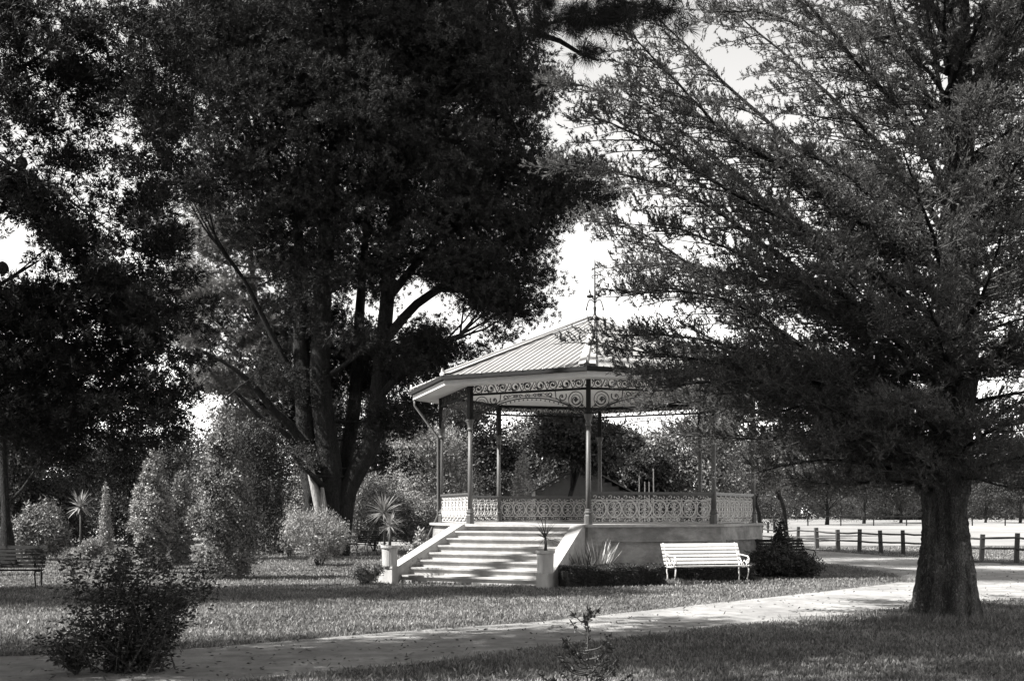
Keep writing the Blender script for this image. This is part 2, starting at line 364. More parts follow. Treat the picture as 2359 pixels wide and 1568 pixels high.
FZ0, FZ1 = 4.70, 4.97
for k in range(8):
    p, t, L = bay(k)
    mb = MB(); g = .075; n = 9; wu = (L-2*g)/n; H = FZ1-FZ0-.05
    for i in range(n):                            # running scroll frieze
        cu = g+wu*(i+.5); cv = .05+H*.5; sg = 1 if i % 2 else -1; r = min(wu*.43, H*.46)
        strap(mb, p, t, spiral(cu, cv, r, r*.3, sg*PI*.9, sg*PI*.9+sg*5.2, 14), .015, FZ0)
        strap(mb, p, t, [(cu-wu*.5, cv+sg*H*.48), (cu-wu*.3, cv+sg*H*.3), (cu-wu*.45, cv), (cu-wu*.15, cv-sg*H*.5)], .013, FZ0)
        strap(mb, p, t, [(cu+wu*.2, cv+sg*H*.5), (cu+wu*.36, cv+sg*H*.1), (cu+wu*.5, cv-sg*H*.45)], .012, FZ0)
        leafblob(mb, p, t, cu+.02*sg, cv, FZ0, r*.55, i)
        strap(mb, p, t, arc(cu, cv, r*.98, 0, 2*PI, 14), .011, FZ0)
        leafblob(mb, p, t, cu-wu*.42, cv-sg*H*.3, FZ0, r*.3, i)
        leafblob(mb, p, t, cu+wu*.5, cv+sg*H*.28, FZ0, r*.26, i*2)
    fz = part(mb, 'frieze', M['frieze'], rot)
    mb = MB(); Rm = Matrix((t, Vector((-t.y, t.x, 0)), Vector((0, 0, 1)))).transposed()
    mid = p+t*(L/2)
    mb.box(mid+Vector((0, 0, FZ0+.02)), (L-.13, .06, .055), Rm)
    mb.box(mid+Vector((0, 0, FZ1+.02)), (L-.13, .08, .05), Rm)
    part(mb, 'frieze_rail', M['dark'], fz)
    # arched bracket valance with drops
    mb = MB(); z0 = 4.05; Hs = FZ0-z0-.01
    def archv(u):
        s = abs(2*(u-g)/(L-2*g)-1); return Hs*(.80-.78*s**2.1)
    us = [g+(L-2*g)*i/26 for i in range(27)]
    strap(mb, p, t, [(u, archv(u)) for u in us], .015, z0)
    strap(mb, p, t, [(u, min(Hs, archv(u)+.055)) for u in us], .008, z0)
    for i in range(2, 25):                        # drops under the arch
        u = us[i]; leafblob(mb, p, t, u, archv(u)-.045, z0, .026, 0)
    for side in (0, 1):
        mu = (lambda x: x) if side == 0 else (lambda x: L-x)
        def ss(uv, th=.014): strap(mb, p, t, [(mu(a), b) for a, b in uv], th, z0)
        r = Hs*.31; cu, cv = g+r+.07, Hs-r-.03
        ss(arc(cu, cv, r, 0, 2*PI, 16), .012); ss(spiral(cu, cv, r*.8, r*.2, 3.4, 8.6, 12)); leafblob(mb, p, t, mu(cu), cv, z0, r*.4)
        ss([(g, .02), (g+.03, Hs*.35), (cu-r*.6, cv-r*.8)]); ss([(g+.01, Hs*.25), (g+.12, Hs*.3), (g+.2, Hs*.2), (g+.14, Hs*.12)])
        r2 = Hs*.19; c2, v2 = cu+r+r2+.05, Hs-r2-.02
        ss(spiral(c2, v2, r2, r2*.3, 2.6, 8.4, 12)); ss([(cu+r*.7, cv-r*.7), (c2, v2-r2*1.2), (c2+r2*1.4, v2-r2*.2), (c2+r2*1.6, Hs)])
        leafblob(mb, p, t, mu(c2), v2, z0, r2*.35, 1)
        r3 = Hs*.1; c3 = c2+r2+r3+.14
        ss(spiral(c3, Hs-r3-.02, r3, r3*.3, 0, 5.5, 9)); ss(spiral(c3+.32, Hs-r3*.9, r3*.8, r3*.3, 3, 8, 8)); ss([(c3-.1, Hs*.72), (c3+.2, Hs*.95), (c3+.5, Hs*.93)], .008)
        ss([(g, Hs*.02), (g+.3, Hs*.33), (c2, Hs*.55)], .008)
        for uu in np.arange(c3+.1, L/2, .17): ss(spiral(uu, Hs-.075, .05, .02, 0, 5.4, 7), .010)
        leafblob(mb, p, t, mu(g+.1), Hs*.42, z0, .05); leafblob(mb, p, t, mu(cu+r*.95), cv-r*.85, z0, .045); ss(spiral(g+.1, Hs*.14, .06, .02, 1, 6.5, 8), .010); ss(arc(cu, cv, r*.62, 0, 2*PI, 12), .009)
    part(mb, 'arch_bracket', M['iron'] if k == 0 else M['frieze'], rot)  # left bay in a lighter paint, standing in for sun on it
    # balustrades, absent over the stair
    if k != 1:
        mb = MB(); z0 = DECK+.02; H = .74; n = 8; g2 = .08; wu = (L-2*g2)/n
        for v in (.015, .15, .585, .725): strap(mb, p, t, [(g2, v), (L-g2, v)], .0115, z0)
        for i in range(n):
            cu = g2+wu*(i+.5); cv = .367; r = wu*.46
            strap(mb, p, t, [(cu+r*math.cos(a)*1.0, cv+.205*math.sin(a)) for a in np.linspace(0, 2*PI, 15)], .017, z0)
            for sg in (-1, 1):
                strap(mb, p, t, spiral(cu+sg*r*.42, cv+.07, r*.36, r*.12, PI*.5, PI*.5+sg*4.8, 9), .0115, z0)
                strap(mb, p, t, spiral(cu+sg*r*.40, cv-.09, r*.34, r*.12, -PI*.5, -PI*.5-sg*4.8, 9), .0115, z0)
                strap(mb, p, t, spiral(cu+sg*wu*.25, .083, .052, .018, 0, sg*5.2, 8), .0115, z0)
                strap(mb, p, t, spiral(cu+sg*wu*.25, .655, .052, .018, PI, PI+sg*5.2, 8), .0115, z0)
                strap(mb, p, t, [(cu+sg*wu*.5, .16), (cu+sg*wu*.42, .24), (cu+sg*wu*.5, .36), (cu+sg*wu*.42, .49), (cu+sg*wu*.5, .58)], .008, z0)
            leafblob(mb, p, t, cu, cv-.01, z0, r*.34); leafblob(mb, p, t, cu, cv+.13, z0, .035); leafblob(mb, p, t, cu, cv-.15, z0, .035)
            leafblob(mb, p, t, cu, .655, z0, .03); leafblob(mb, p, t, cu, .083, z0, .03)
            leafblob(mb, p, t, cu+wu*.5-.001, .62, z0, .028)
        bl = part(mb, 'balustrade', M['lace'], rot)
        mb = MB(); mb.box(mid+Vector((0, 0, z0+H+.02)), (L-.10, .085, .05), Rm); mb.box(mid+Vector((0, 0, z0+H-.02)), (L-.10, .05, .03), Rm)
        part(mb, 'handrail', M['iron'], bl)
# columns
for k in range(8):
    c = oct_pt(k, R, 0); a = TH+k*PI/4
    mb = MB(); mb.lathe(c, [(.062, 1.74), (.062, 2.4), (.056, 3.84)], 12, True)
    cl = part(mb, 'column', M['iron'], rot)
    mb = MB(); mb.lathe(c, [(.105, DECK+.001), (.105, 1.60), (.088, 1.64), (.11, 1.67), (.11, 1.69), (.075, 1.72), (.085, 1.745), (.06, 1.77)], 8)
    part(mb, 'plinth', M['iron'], cl)
    mb = MB(); mb.lathe(c, [(.058, 3.80), (.08, 3.81), (.08, 3.84), (.062, 3.87), (.068, 3.93), (.10, 4.03), (.115, 4.06), (.115, 4.085), (.06, 4.09)], 12)
    part(mb, 'capital', M['iron'], cl)
    mb = MB(); Rz = Matrix.Rotation(a, 3, 'Z'); mb.box(c+Vector((0, 0, 4.53)), (.115, .115, .88), Rz)
    part(mb, 'upper_post', M['dark'], cl)

# ceiling, soffit, fascia, gutter
mb = MB()
for k in range(8):                                # boarded ceiling in eight panels
    nb = 14
    for i in range(nb):
        r0, r1 = R*.995*(i/nb), R*.995*((i+1)/nb)-.006
        A = [oct_pt(k, max(r0, .01), 5.03), oct_pt(k+1, max(r0, .01), 5.03), oct_pt(k+1, r1, 5.03), oct_pt(k, r1, 5.03)]
        mb.add(A+[v+Vector((0, 0, .02)) for v in A], [(3, 2, 1, 0), (4, 5, 6, 7), (0, 1, 5, 4), (1, 2, 6, 5), (2, 3, 7, 6), (3, 0, 4, 7)])
part(mb, 'ceiling', M['ceil'], rot)
def ring(r0, r1, z0, z1):
    mb = MB(); P = []
    for r, z in ((r0, z0), (r1, z0), (r1, z1), (r0, z1)): P += [oct_pt(k, r, z) for k in range(8)]
    fs = []
    for a, b in ((0, 1), (1, 2), (2, 3), (3, 0)):
        fs += [(a*8+k, b*8+k, b*8+(k+1) % 8, a*8+(k+1) % 8) for k in range(8)]
    return mb.add(P, fs)
part(ring(R+.06, EAVE_R-.03, SOF+.012, SOF+.03), 'soffit', M['white'], rot)
part(ring(EAVE_R-.03, EAVE_R, SOF-.02, SOF+.115), 'fascia', M['white'], rot)
part(ring(R-.06, R+.055, 4.975, 5.028), 'wall_plate', M['dark'], rot)
mb = ring(EAVE_R+.001, EAVE_R+.09, SOF+.12, SOF+.225)
gt = part(mb, 'gutter', M['dark'], rot)
for k in range(8):
    for i in range(1, 7):
        mb = MB(); c = oct_pt(k, EAVE_R+.1, SOF+.235).lerp(oct_pt(k+1, EAVE_R+.1, SOF+.235), i/7)
        mb.box(c, (.03, .03, .035), Matrix.Rotation(TH+(k+.5)*PI/4, 3, 'Z'))
        part(mb, 'gutter_bracket', M['white'], gt)
# corrugated roof
ap = Vector((0, 0, APEX)); mb = MB(); E0 = 5.158
for k in range(8):
    a, b = oct_pt(k, EAVE_R+.03, E0), oct_pt(k+1, EAVE_R+.03, E0); e = b-a; L = e.length
    nrm = (b-a).cross(ap-a); nrm = nrm if nrm.z > 0 else -nrm; nrm.normalize(); m2 = (a+b)/2
    n = int(L/.165); prof = []
    for i in range(n):
        u = (i+.5)/n; hw = .012/L; prof += [(u-hw*1.3, 0), (u-hw, .02), (u+hw, .02), (u+hw*1.3, 0)]
    prof = [(0, 0)]+prof+[(1, 0)]; P = []
    for u, hgt in prof:
        sfr = 1-abs(2*u-1); q = a+e*u+nrm*hgt; P += [q, q+(ap-m2)*sfr*.985]
    fs = [(2*i, 2*i+2, 2*i+3, 2*i+1) for i in range(len(prof)-1)]
    mb.add(P, fs)
rf = part(mb, 'roof', M['roof'], rot)
for k in range(8):
    a = oct_pt(k, EAVE_R+.035, E0+.018); mb = MB()
    up = Vector((0, 0, 1)); d = (ap+Vector((0, 0, .03))-a)
    s0 = Vector((-math.sin(TH+k*PI/4), math.cos(TH+k*PI/4), 0))
    for sg in (-1, 1):
        side = (oct_pt(k+sg, EAVE_R+.035, E0+.018)-a).normalized()*.23
        A = [a, a+side, a+d*.96+side*.1, a+d*.97]
        mb.add([v+up*.05 for v in A]+[v+up*.042 for v in A], [(0, 1, 2, 3), (7, 6, 5, 4), (0, 4, 5, 1), (1, 5, 6, 2), (2, 6, 7, 3)])
    part(mb, 'hip_flashing', M['flash'], rf)
    mb = MB(); mb.tube([a+up*.06, a+d*.97+up*.06], .03, 8)
    part(mb, 'hip_roll', M['flash'] if k in (0, 1, 2) else M['roof'], rf)
    c = oct_pt(k, EAVE_R+.06, E0+.02); mb = MB(); Rz = Matrix.Rotation(TH+k*PI/4+PI/2, 3, 'Z')
    prof = [(-.07, -.02), (.07, -.02), (.08, .04), (.03, .06), (0, .17), (-.03, .06), (-.08, .04)]
    A = [c+Rz @ Vector((x, -.02, z)) for x, z in prof]; B = [c+Rz @ Vector((x, .03, z)) for x, z in prof]; n = len(prof)
    mb.add(A+B, [tuple(range(n)), tuple(range(n, 2*n))[::-1]]+[(i, n+i, n+(i+1) % n, (i+1) % n) for i in range(n)])
    part(mb, 'corner_ornament', M['white'] if k != 2 else M['dark'], rf)
# finial
mb = MB(); mb.lathe(ap, [(.15, -.08), (.11, .03), (.05, .08), (.03, .16), (.045, .3), (.022, .34), (.03, .62), (.022, .66), (.018, 1.3), (.009, 1.66)], 10, True)
for sg in (-1, 1):
    X = lambda pts: [ap+Vector((sg*a, 0, b)) for a, b in pts]
    mb.tube(X([(0, .42), (.06, .5), (.14, .53), (.19, .46), (.21, .36), (.235, .3)]), .016, 5)
    mb.tube(X([(.03, .52), (.09, .62), (.13, .7), (.15, .78)]), .016, 5)
    mb.lathe(ap+Vector((sg*.235, 0, .25)), [(.005, -.04), (.026, 0), (.012, .05)], 6)
    mb.lathe(ap+Vector((sg*.145, 0, .74)), [(.03, -.02), (.02, .03), (.004, .09)], 6)
    mb.tube([ap+Vector((sg*(.045+.04*math.cos(q)), 0, 1.17+.045*math.sin(q))) for q in np.linspace(-2, 3, 8)], .013, 4)
fin = part(mb, 'finial', M['dark'], rot)
mb = MB(); mb.lathe(ap+Vector((-.135, 0, .62)), [(.02, -.05), (.085, -.035), (.1, 0), (.085, .03), (.02, .05)], 14, True)
part(mb, 'finial_lamp', M['dark'], fin)
# downpipe
mb = MB(); c = oct_pt(0, 1, 0); k0 = c.normalized()
g0 = oct_pt(0, EAVE_R-.05, SOF-.02); h0 = oct_pt(0, R+.09, 3.78)+Vector((0, -.05, 0)); bq = oct_pt(0, R+.09, 1.6)+Vector((0, -.05, 0)); gq = oct_pt(0, R+.42, .9)+Vector((0, -.05, 0))
mb.tube([g0, g0-Vector((0, 0, .16)), h0+Vector((0, 0, .04)), h0, bq, gq, Vector((gq.x, gq.y, .02))], .034, 8)
part(mb, 'downpipe', M['iron'], rot)

# stair
P2, T2, L2 = bay(1); N2 = Vector((T2.y, -T2.x, 0)); N2 = N2 if N2.dot(P2) > 0 else -N2
def sp(u, l, z): return P2+T2*u+N2*l+Vector((0, 0, z))
ul = lambda l: .10-.26*l
ur = lambda l: 3.03+.135*l
l0, dl, NS = .31, .30, 8; rise = DECK/NS
for i in range(1, NS):
    z = DECK-rise*i; lf = l0+dl*i; lb = lf-dl-.02 if i > 0 else 0
    mb = MB(); A = [(ul(lb)-.05, lb), (ur(lb)+.05, lb), (ur(lf)+.05, lf), (ul(lf)-.05, lf)]
    mb.hexa([sp(u, l, -.03) for u, l in A]+[sp(u, l, z-.04) for u, l in A])
    st = part(mb, 'step', M['step'], rot)
    mb = MB(); A = [(ul(lb)-.05, lb), (ur(lb)+.05, lb), (ur(lf)+.05, lf+.05), (ul(lf)-.05, lf+.05)]
    mb.hexa([sp(u, l, z-.04) for u, l in A]+[sp(u, l, z) for u, l in A])
    part(mb, 'tread', M['step'], st)
def parapet(ui, uo):
    mb = MB(); pr = [(.12, DECK+.012), (.34, DECK-.0), (.6, DECK-.12), (2.72, .27), (2.78, .2)]
    P = []; fs = []
    for l, z in pr: P += [sp(ui(l), l, -.03), sp(uo(l), l, -.03), sp(uo(l), l, z), sp(ui(l), l, z)]
    for i in range(len(pr)-1):
        for a in range(4): b = (a+1) % 4; fs.append((4*i+a, 4*i+b, 4*i+4+b, 4*i+4+a))
    fs += [(0, 1, 2, 3), tuple(4*(len(pr)-1)+a for a in (3, 2, 1, 0))]
    mb.add(P, fs); return part(mb, 'stair_parapet', M['step'], rot)
parapet(ul, lambda l: ul(l)-.30); parapet(ur, lambda l: ur(l)+.33)

# ---------------------------------------------------------------- pedestals, pots
def wpos(u, l): v = sp(u, l, 0)+RC; return Vector((v.x, v.y, 0))
SA = math.atan2(T2.y, T2.x)
def pedestal(loc, label, h):
    t = thing('pedestal', label, 'pedestal', loc, SA, 'pedestals at the foot of the steps')
    mb = MB(); mb.box((0, 0, h/2-.02), (.27, .27, h+.04)); part(mb, 'block', M['concrete'], t)
    mb = MB(); mb.box((0, 0, h+.02), (.30, .30, .045)); part(mb, 'cap', M['concrete'], t)
def pot(loc, label):
    t = thing('concrete_pot', label, 'planter', loc, 0, 'tall concrete pots on the pedestals')
    mb = MB(); mb.lathe((0, 0, 0), [(.165, 0), (.18, .03), (.19, .45), (.215, .46), (.215, .52), (.185, .52), (.18, .47)], 20, False); part(mb, 'pot_body', M['concrete'], t)
    mb = MB(); mb.lathe((0, 0, 0), [(.17, .471), (.17, .485)], 14); part(mb, 'soil', M['soil'], t)
pL, pR = wpos(-.47, 2.92), wpos(3.62, 2.86)
pedestal(pL, 'pale square pedestal at the left foot of the steps', .36); pedestal(pR, 'pale square pedestal at the right foot of the steps, beside the hedge', .30)
pot(pL+Vector((-.02, .0, .3825)), 'tall stained concrete pot left of the steps holding a bright spiky cabbage tree')
pot(pR+Vector((0.02, .0, .3225)), 'tall pale concrete pot right of the steps holding a dark thin-leaved cabbage tree')

def sword_leaves(c, n, Lr, wd, up=.35, droop=.5, seg=4, spread=1.):
    """arching sword-shaped leaves; returns quads (m,4,3)"""
    Q = []
    for i in range(n):
        a = random.uniform(0, 2*PI); e = random.uniform(up, 1.35) if spread == 1. else random.uniform(up, 1.5)
        L = random.uniform(*Lr); d = Vector((math.cos(a)*math.cos(e), math.sin(a)*math.cos(e), math.sin(e))); p = Vector(c)
        s = Vector((-math.sin(a), math.cos(a), 0)); s = (s+Vector((0, 0, random.uniform(-.4, .4)))).normalized()
        pr = None
        for k in range(seg+1):
            wk = wd*(.55+.45*math.sin(PI*min(1, (k/seg)*1.1+.15)))*(1 if k < seg else .06)
            l, r = p-s*wk/2, p+s*wk/2
            if pr: Q.append([pr[0], pr[1], r, l])
            pr = (l, r); p = p+d*(L/seg); d = (d+Vector((0, 0, -droop/seg))).normalized()
    return np.array([[tuple(v) for v in q] for q in Q])

def cabbage_tree(name, loc, stem, label, n=60, Lr=(.4, .62), m='flax', extra=None, wd=.022, up=-.5, droop=.5, group=None, cat='plant'):
    t = thing(name, label, cat, loc, 0, group)
    mb = MB(); mb.tube([(0, 0, -.03), (.01, 0, stem*.5), (0, .01, stem)], [.04, .032, .026], 7); part(mb, 'stem', M['twig'], t)
    Q = sword_leaves((0, 0, stem), n, Lr, wd, up=up, droop=droop)
    o = link('leaves', quads_mesh('leaves', Q, None), M[m]); o.parent = t
    return t
cabbage_tree('cabbage_tree', pL+Vector((-.02, 0, .87)), .48, 'spiky pale cabbage tree growing in the left pot', 70, (.32, .5), wd=.018)
cabbage_tree('cabbage_tree', pR+Vector((.02, 0, .81)), .30, 'dark thin-leaved cabbage tree growing in the right pot', 46, (.4, .68), 'leafd', wd=.02, up=-.3, droop=.8)
b = W(885, 1170, 36.); cabbage_tree('cabbage_tree', (b.x, 36., 0), b.z-.15, 'taller cabbage tree standing on the lawn behind the left pot', 90, (.55, .85), 'flax', wd=.04)
b = W(185, 1168, 42.); cabbage_tree('cabbage_tree', (b.x, 42., 0), b.z, 'small cabbage tree among the shrubs at far left', 60, (.5, .8), 'leafl', wd=.05)

def flax(loc, n, Lr, wd, m, label, up=.75, droop=.35):
    Q = sword_leaves((0, 0, 0), n, Lr, wd, up=up, droop=droop); Q[..., :2] += np.repeat(rng.normal(size=(len(Q)//4, 1, 2))*.05, 4, 0)[:len(Q)]
    o = link('flax_plant', quads_mesh('flax_plant', Q, None), M[m]); o.location = loc; tag(o, label, 'plant'); return o
def wallpt(u, l):     # along front-right face p3-p4
    P, T, L = bay(2); N = Vector((T.y, -T.x, 0)); N = N if N.dot(P) > 0 else -N
    v = RC+P+T*u+N*l; return Vector((v.x, v.y, 0))
flax(wallpt(-.12, .95), 60, (.75, 1.2), .05, 'flax', 'pale striped flax growing against the wall right of the steps', .9, .3)
flax(wallpt(-.5, 1.15), 30, (.6, 1.0), .035, 'leafd', 'dark narrow flax between the right stair parapet and the pale flax', 1.0, .25)
flax(wallpt(1.9, .55), 12, (.6, .95), .03, 'leafl', 'thin stalky plant against the wall behind the white bench', 1.1, .2)
flax(wallpt(3.75, .7), 30, (.4, .7), .03, 'leafd', 'dark spiky plant behind the right arm of the white bench', .6, .3)

# ---------------------------------------------------------------- benches
def make_bench(name, label, loc, rz, L=1.95, mw='white', mi='white', group='slatted garden benches'):
    t = thing(name, label, 'bench', loc, rz, group)    # local: x along, -y front
    mb = MB(); seat = []
    prof = [(-.30, .44), (-.20, .43), (-.10, .42), (0.0, .415), (.10, .425)]
    for y, z in prof: mb.box((0, y, z), (L, .075, .022), Matrix.Rotation(0, 3, 'X'))
    part(mb, 'seat', M[mw], t)
    mb = MB()
    for i in range(6):
        s = i/5; y = .17+.16*s+.03*s*s; z = .50+.41*s
        mb.box((0, y, z), (L, .02, .062 if i < 5 else .085), Matrix.Rotation(-.33-.15*s, 3, 'X'))
    part(mb, 'backrest', M[mw], t)
    for sx in (-1, 1):
        x = sx*(L/2-.07); mb = MB(); T = lambda pts: [(x, a, b) for a, b in pts]
        mb.tube(T([(-.34, .44), (-.2, .41), (0, .395), (.13, .42), (.2, .55), (.29, .75), (.39, .96)]), .016, 6)
        mb.tube(T([(.27, .70), (.1, .69), (-.12, .67), (-.28, .66), (-.36, .6), (-.35, .52), (-.28, .5), (-.25, .55), (-.29, .59)]), .015, 6)
        mb.tube(T([(-.25, .42), (-.22, .5), (-.12, .56), (-.04, .5), (-.1, .44)]), .011, 5)
        mb.tube(T([(.0, .42), (.03, .54), (.13, .62), (.2, .57)]), .011, 5)
        fr = part(mb, 'end_frame', M[mi], t)
        mb = MB(); mb.tube(T([(-.27, .42), (-.33, .36), (-.31, .24), (-.26, .14), (-.3, .03), (-.36, 0)]), [.018, .02, .017, .015, .016, .02], 6)
        part(mb, 'leg', M[mi], t)
        mb = MB(); mb.tube(T([(.12, .41), (.17, .33), (.13, .2), (.14, .1), (.22, .02), (.27, 0)]), [.018, .02, .017, .015, .016, .02], 6)
        part(mb, 'leg', M[mi], t)
    return t
P3, T3, L3 = bay(2); WA = math.atan2(T3.y, T3.x)
bc = W(1627, 1303, 27.1)
make_bench('garden_bench', 'white slatted bench with curled iron ends in front of the rotunda wall', (bc.x, 27.1, 0), WA, 2.0)
make_bench('garden_bench', 'dark slatted bench half hidden by shrubs right of the rotunda', (XP(1812, 31.2), 31.2, 0), .35, 1.5, 'dwood', 'dark')
make_bench('garden_bench', 'dark slatted bench on the lawn behind the round shrub left of the steps', (XP(838, 45.), 45., 0), math.radians(-48), 1.5, 'dwood', 'dark')
make_bench('garden_bench', 'dark bench in deep shade at the far left edge', (XP(22, 25.2), 25.2, 0), .1, 1.4, 'dwood', 'dark')

# ---------------------------------------------------------------- post and rail fence
fn = thing('post_and_rail_fence', 'weathered post and rail fence between the drive and the sunny paddock', 'fence', (FL(54.), 54., 0))
fpos = [60.8, 58.6, 56.4, 54.4, 52.5, 50.5, 48.6, 46.9, 45.2, 43.5, 41.8, 40.1, 38.2, 36.3, 34.4]
hs = [.95+random.uniform(-.04, .05) for _ in fpos]
for Y, h in zip(fpos, hs):
    mb = MB(); a = math.radians(random.uniform(-3, 3)); wv = random.uniform(.13, .19)
    mb.box(Vector((FL(Y)-FL(54.), Y-54., h/2-.05)), (wv, wv*.8, h+.1), Matrix.Rotation(a, 3, 'Y') @ Matrix.Rotation(random.uniform(-.2, .2), 3, 'Z'), .08)
    part(mb, 'post', M['wood'], fn)
for zz in (.80, .46):
    for i in range(len(fpos)-1):
        mb = MB(); A = Vector((FL(fpos[i])-FL(54.)-.02, fpos[i]-54., zz*hs[i]/.95+random.uniform(-.02, .02))); B = Vector((FL(fpos[i+1])-FL(54.)-.02, fpos[i+1]-54., zz*hs[i+1]/.95+random.uniform(-.02, .02)))
        m_ = (A+B)/2+Vector((0, 0, random.uniform(-.03, .0))); mb.tube([A, m_, B], [.035, .04, .035], 5); part(mb, 'rail', M['wood'], fn)
fn2 = thing('stake_fence', 'row of short stakes beyond the rotunda at the paddock edge', 'fence', (XP(1765, 92), 92, 0))
for i in range(7):
    mb = MB(); mb.box((-1.3+i*.55, i*.3, .42), (.13, .13, .95)); part(mb, 'stake', M['dwood'], fn2)
fn3 = thing('far_fence', 'distant wire fence with thin posts across the paddock under the trees', 'fence', (30, 140, 0))
for i in range(16):
    mb = MB(); mb.box((-22+i*4., 0, .6), (.12, .12, 1.3)); part(mb, 'post', M['dwood'], fn3)
mb = MB(); mb.tube([(-24, 0, 1.1), (38, 0, 1.1)], .06, 4); part(mb, 'rail', M['dwood'], fn3)

# ---------------------------------------------------------------- sheds and poles behind
def shed():
    Y = 47.; x0, x1, xa = XP(1212, Y), XP(1468, Y), XP(1342, Y); zE, zA = 2.35, 3.55
    t = thing('garden_shed', 'low gabled weatherboard shed seen through the rotunda', 'shed', (xa, Y, 0))
    mb = MB(); D = 5.; nb = 22; X0, X1 = x0-xa, x1-xa
    for i in range(nb):
        z0 = zA*i/nb; z1 = zA*(i+1)/nb
        f = lambda z: 0 if z <= zE else (z-zE)/(zA-zE)
        L_, R_ = X0*(1-f(z1)), X1*(1-f(z1))
        mb.add([(L_, 0, z0), (R_, 0, z0), (R_, .03, z1), (L_, .03, z1), (L_, .2, z0), (R_, .2, z0), (R_, .2, z1), (L_, .2, z1)], [(0, 1, 2, 3), (4, 0, 3, 7), (1, 5, 6, 2), (0, 4, 5, 1), (3, 2, 6, 7)])
    for X in (X0, X1): mb.box((X, D/2+.2, zE/2), (.1, D, zE))
    mb.box(((X0+X1)/2, D+.2, zE/2), (X1-X0, .1, zE))
    part(mb, 'wall', M['board'], t)
    mb = MB()
    for X, s in ((X0-.25, -1), (X1+.25, 1)):
        ze = zE-.12; A = [(X, -.25, ze), (0, -.25, zA+.03), (0, D+.5, zA+.03), (X, D+.5, ze)]
        mb.add(A+[(a, b, c+.06) for a, b, c in A], [(3, 2, 1, 0), (4, 5, 6, 7), (0, 1, 5, 4), (1, 2, 6, 5), (2, 3, 7, 6), (3, 0, 4, 7)])
    part(mb, 'roof', M['iron2'], t)
    mb = MB(); mb.box((XP(1229, Y)-xa, -.12, 1.3), (.14, .1, 2.6)); part(mb, 'corner_post', M['white'], t)
shed()
def house():
    Y = 64.; t = thing('dark_house', 'dark hip-roofed house hidden in trees behind the rotunda', 'house', (XP(1450, Y), Y, 0))
    mb = MB(); mb.box((0, 4, 2.), (6.5, 6, 4.)); part(mb, 'wall', M['board'], t)
    mb = MB(); z0, z1 = 4., 6.25
    P = [(-3.8, .5, z0), (3.8, .5, z0), (3.8, 7.5, z0), (-3.8, 7.5, z0), (-1.9, 4, z1), (1.2, 4, z1)]
    mb.add(P, [(0, 1, 5, 4), (1, 2, 5), (2, 3, 4, 5), (3, 0, 4), (3, 2, 1, 0)]); part(mb, 'roof', M['iron2'], t)
    for x in (-1.6, 1.4):
        mb = MB(); mb.box((x, .985, 1.9), (1., .06, 1.3)); wn = part(mb, 'window', M['dark'], t)
        mb = MB(); mb.box((x, .94, 1.9), (.05, .05, 1.3)); mb.box((x, .94, 2.58), (1.12, .05, .07)); mb.box((x, .94, 1.22), (1.12, .05, .07)); part(mb, 'frame', M['board'], wn)
house()
for px, top in ((1472, 1094), (1485, 1109), (1495, 1109), (1505, 1079)):
    Y = 45.5; z = W(px, top, Y).z; mb = MB(); mb.tube([(0, 0, -.1), (.01, 0, z*.5), (0, 0, z)], [.028, .026, .022], 6)
    o = mb.build('pale_pole', M['pale']); o.location = (XP(px, Y), Y, 0)
    tag(o, {1472: 'thin pale pole, leftmost of the four seen through the rotunda', 1485: 'thin pale pole, second from left of the four behind the rotunda', 1495: 'thin pale pole, third from left of the four behind the rotunda', 1505: 'tallest thin pale pole, rightmost of the four behind the rotunda'}[px], 'pole', 'thin pale poles behind the rotunda')

# ---------------------------------------------------------------- foliage generators
def ell_points(n, c, r, shell=.55):
    d = rdir(n); rad = (shell+(1-shell)*rng.random(n))[:, None]; return np.array(c)+d*rad*np.array(r), d
def leaf_cloud(n, c, r, L, Wd, shell=.5, updown=0., rough=.25, hang=0.):
    """leaves in a lumpy ellipsoid"""
    p, d = ell_points(n, (0, 0, 0), (1, 1, 1), shell)
    ph1, ph2, ph3 = rng.random(3)*6
    lump = 1+rough*(np.sin(d[:, 0]*5+ph1+d[:, 2]*4)*np.sin(d[:, 1]*5+ph2+d[:, 2]*3)+.5*np.sin(d[:, 2]*9+ph3+d[:, 0]*7))
    p = p*lump[:, None]*np.array(r)+np.array(c)
    dd = unit(d*.25+rng.normal(size=(n, 3))*.7+np.array([0, 0, updown]))
    return blades(p, dd, rng.uniform(.7, 1.3, n)*L, rng.uniform(.7, 1.3, n)*Wd, .45, d/np.array(r)*min(r)+np.array([0, 0, .25]))
def shrub(name, loc, lobes, nleaf, L, Wd, m, label, cat='shrub', stem=True, group=None, updown=.2, shell=.6, rough=.25, parts=True):
    t = thing(name, label, cat, loc, 0, group)
    vol = np.array([l[1][0]*l[1][2]+.01 for l in lobes]); ns = (nleaf*vol/vol.sum()).astype(int)
    Q = np.concatenate([leaf_cloud(k, l[0], l[1], L, Wd, shell, updown, rough) for k, l in zip(ns, lobes)])
    Q[..., 2] = np.maximum(Q[..., 2], .01)
    o = link('foliage', quads_mesh('foliage', Q, None), M[m]); o.parent = t
    mb = MB(); zt = max(l[0][2] for l in lobes)
    for i in range(5):
        a = random.uniform(0, 6.28); e = random.choice(lobes)[0]
        mb.tube([(math.cos(a)*.04, math.sin(a)*.04, -.05), (e[0]*.4+math.cos(a)*.1, e[1]*.4+math.sin(a)*.1, e[2]*.5), (e[0], e[1], e[2])], [.03, .022, .01], 5)
    part(mb, 'stems', M['twig'], t)
    return t
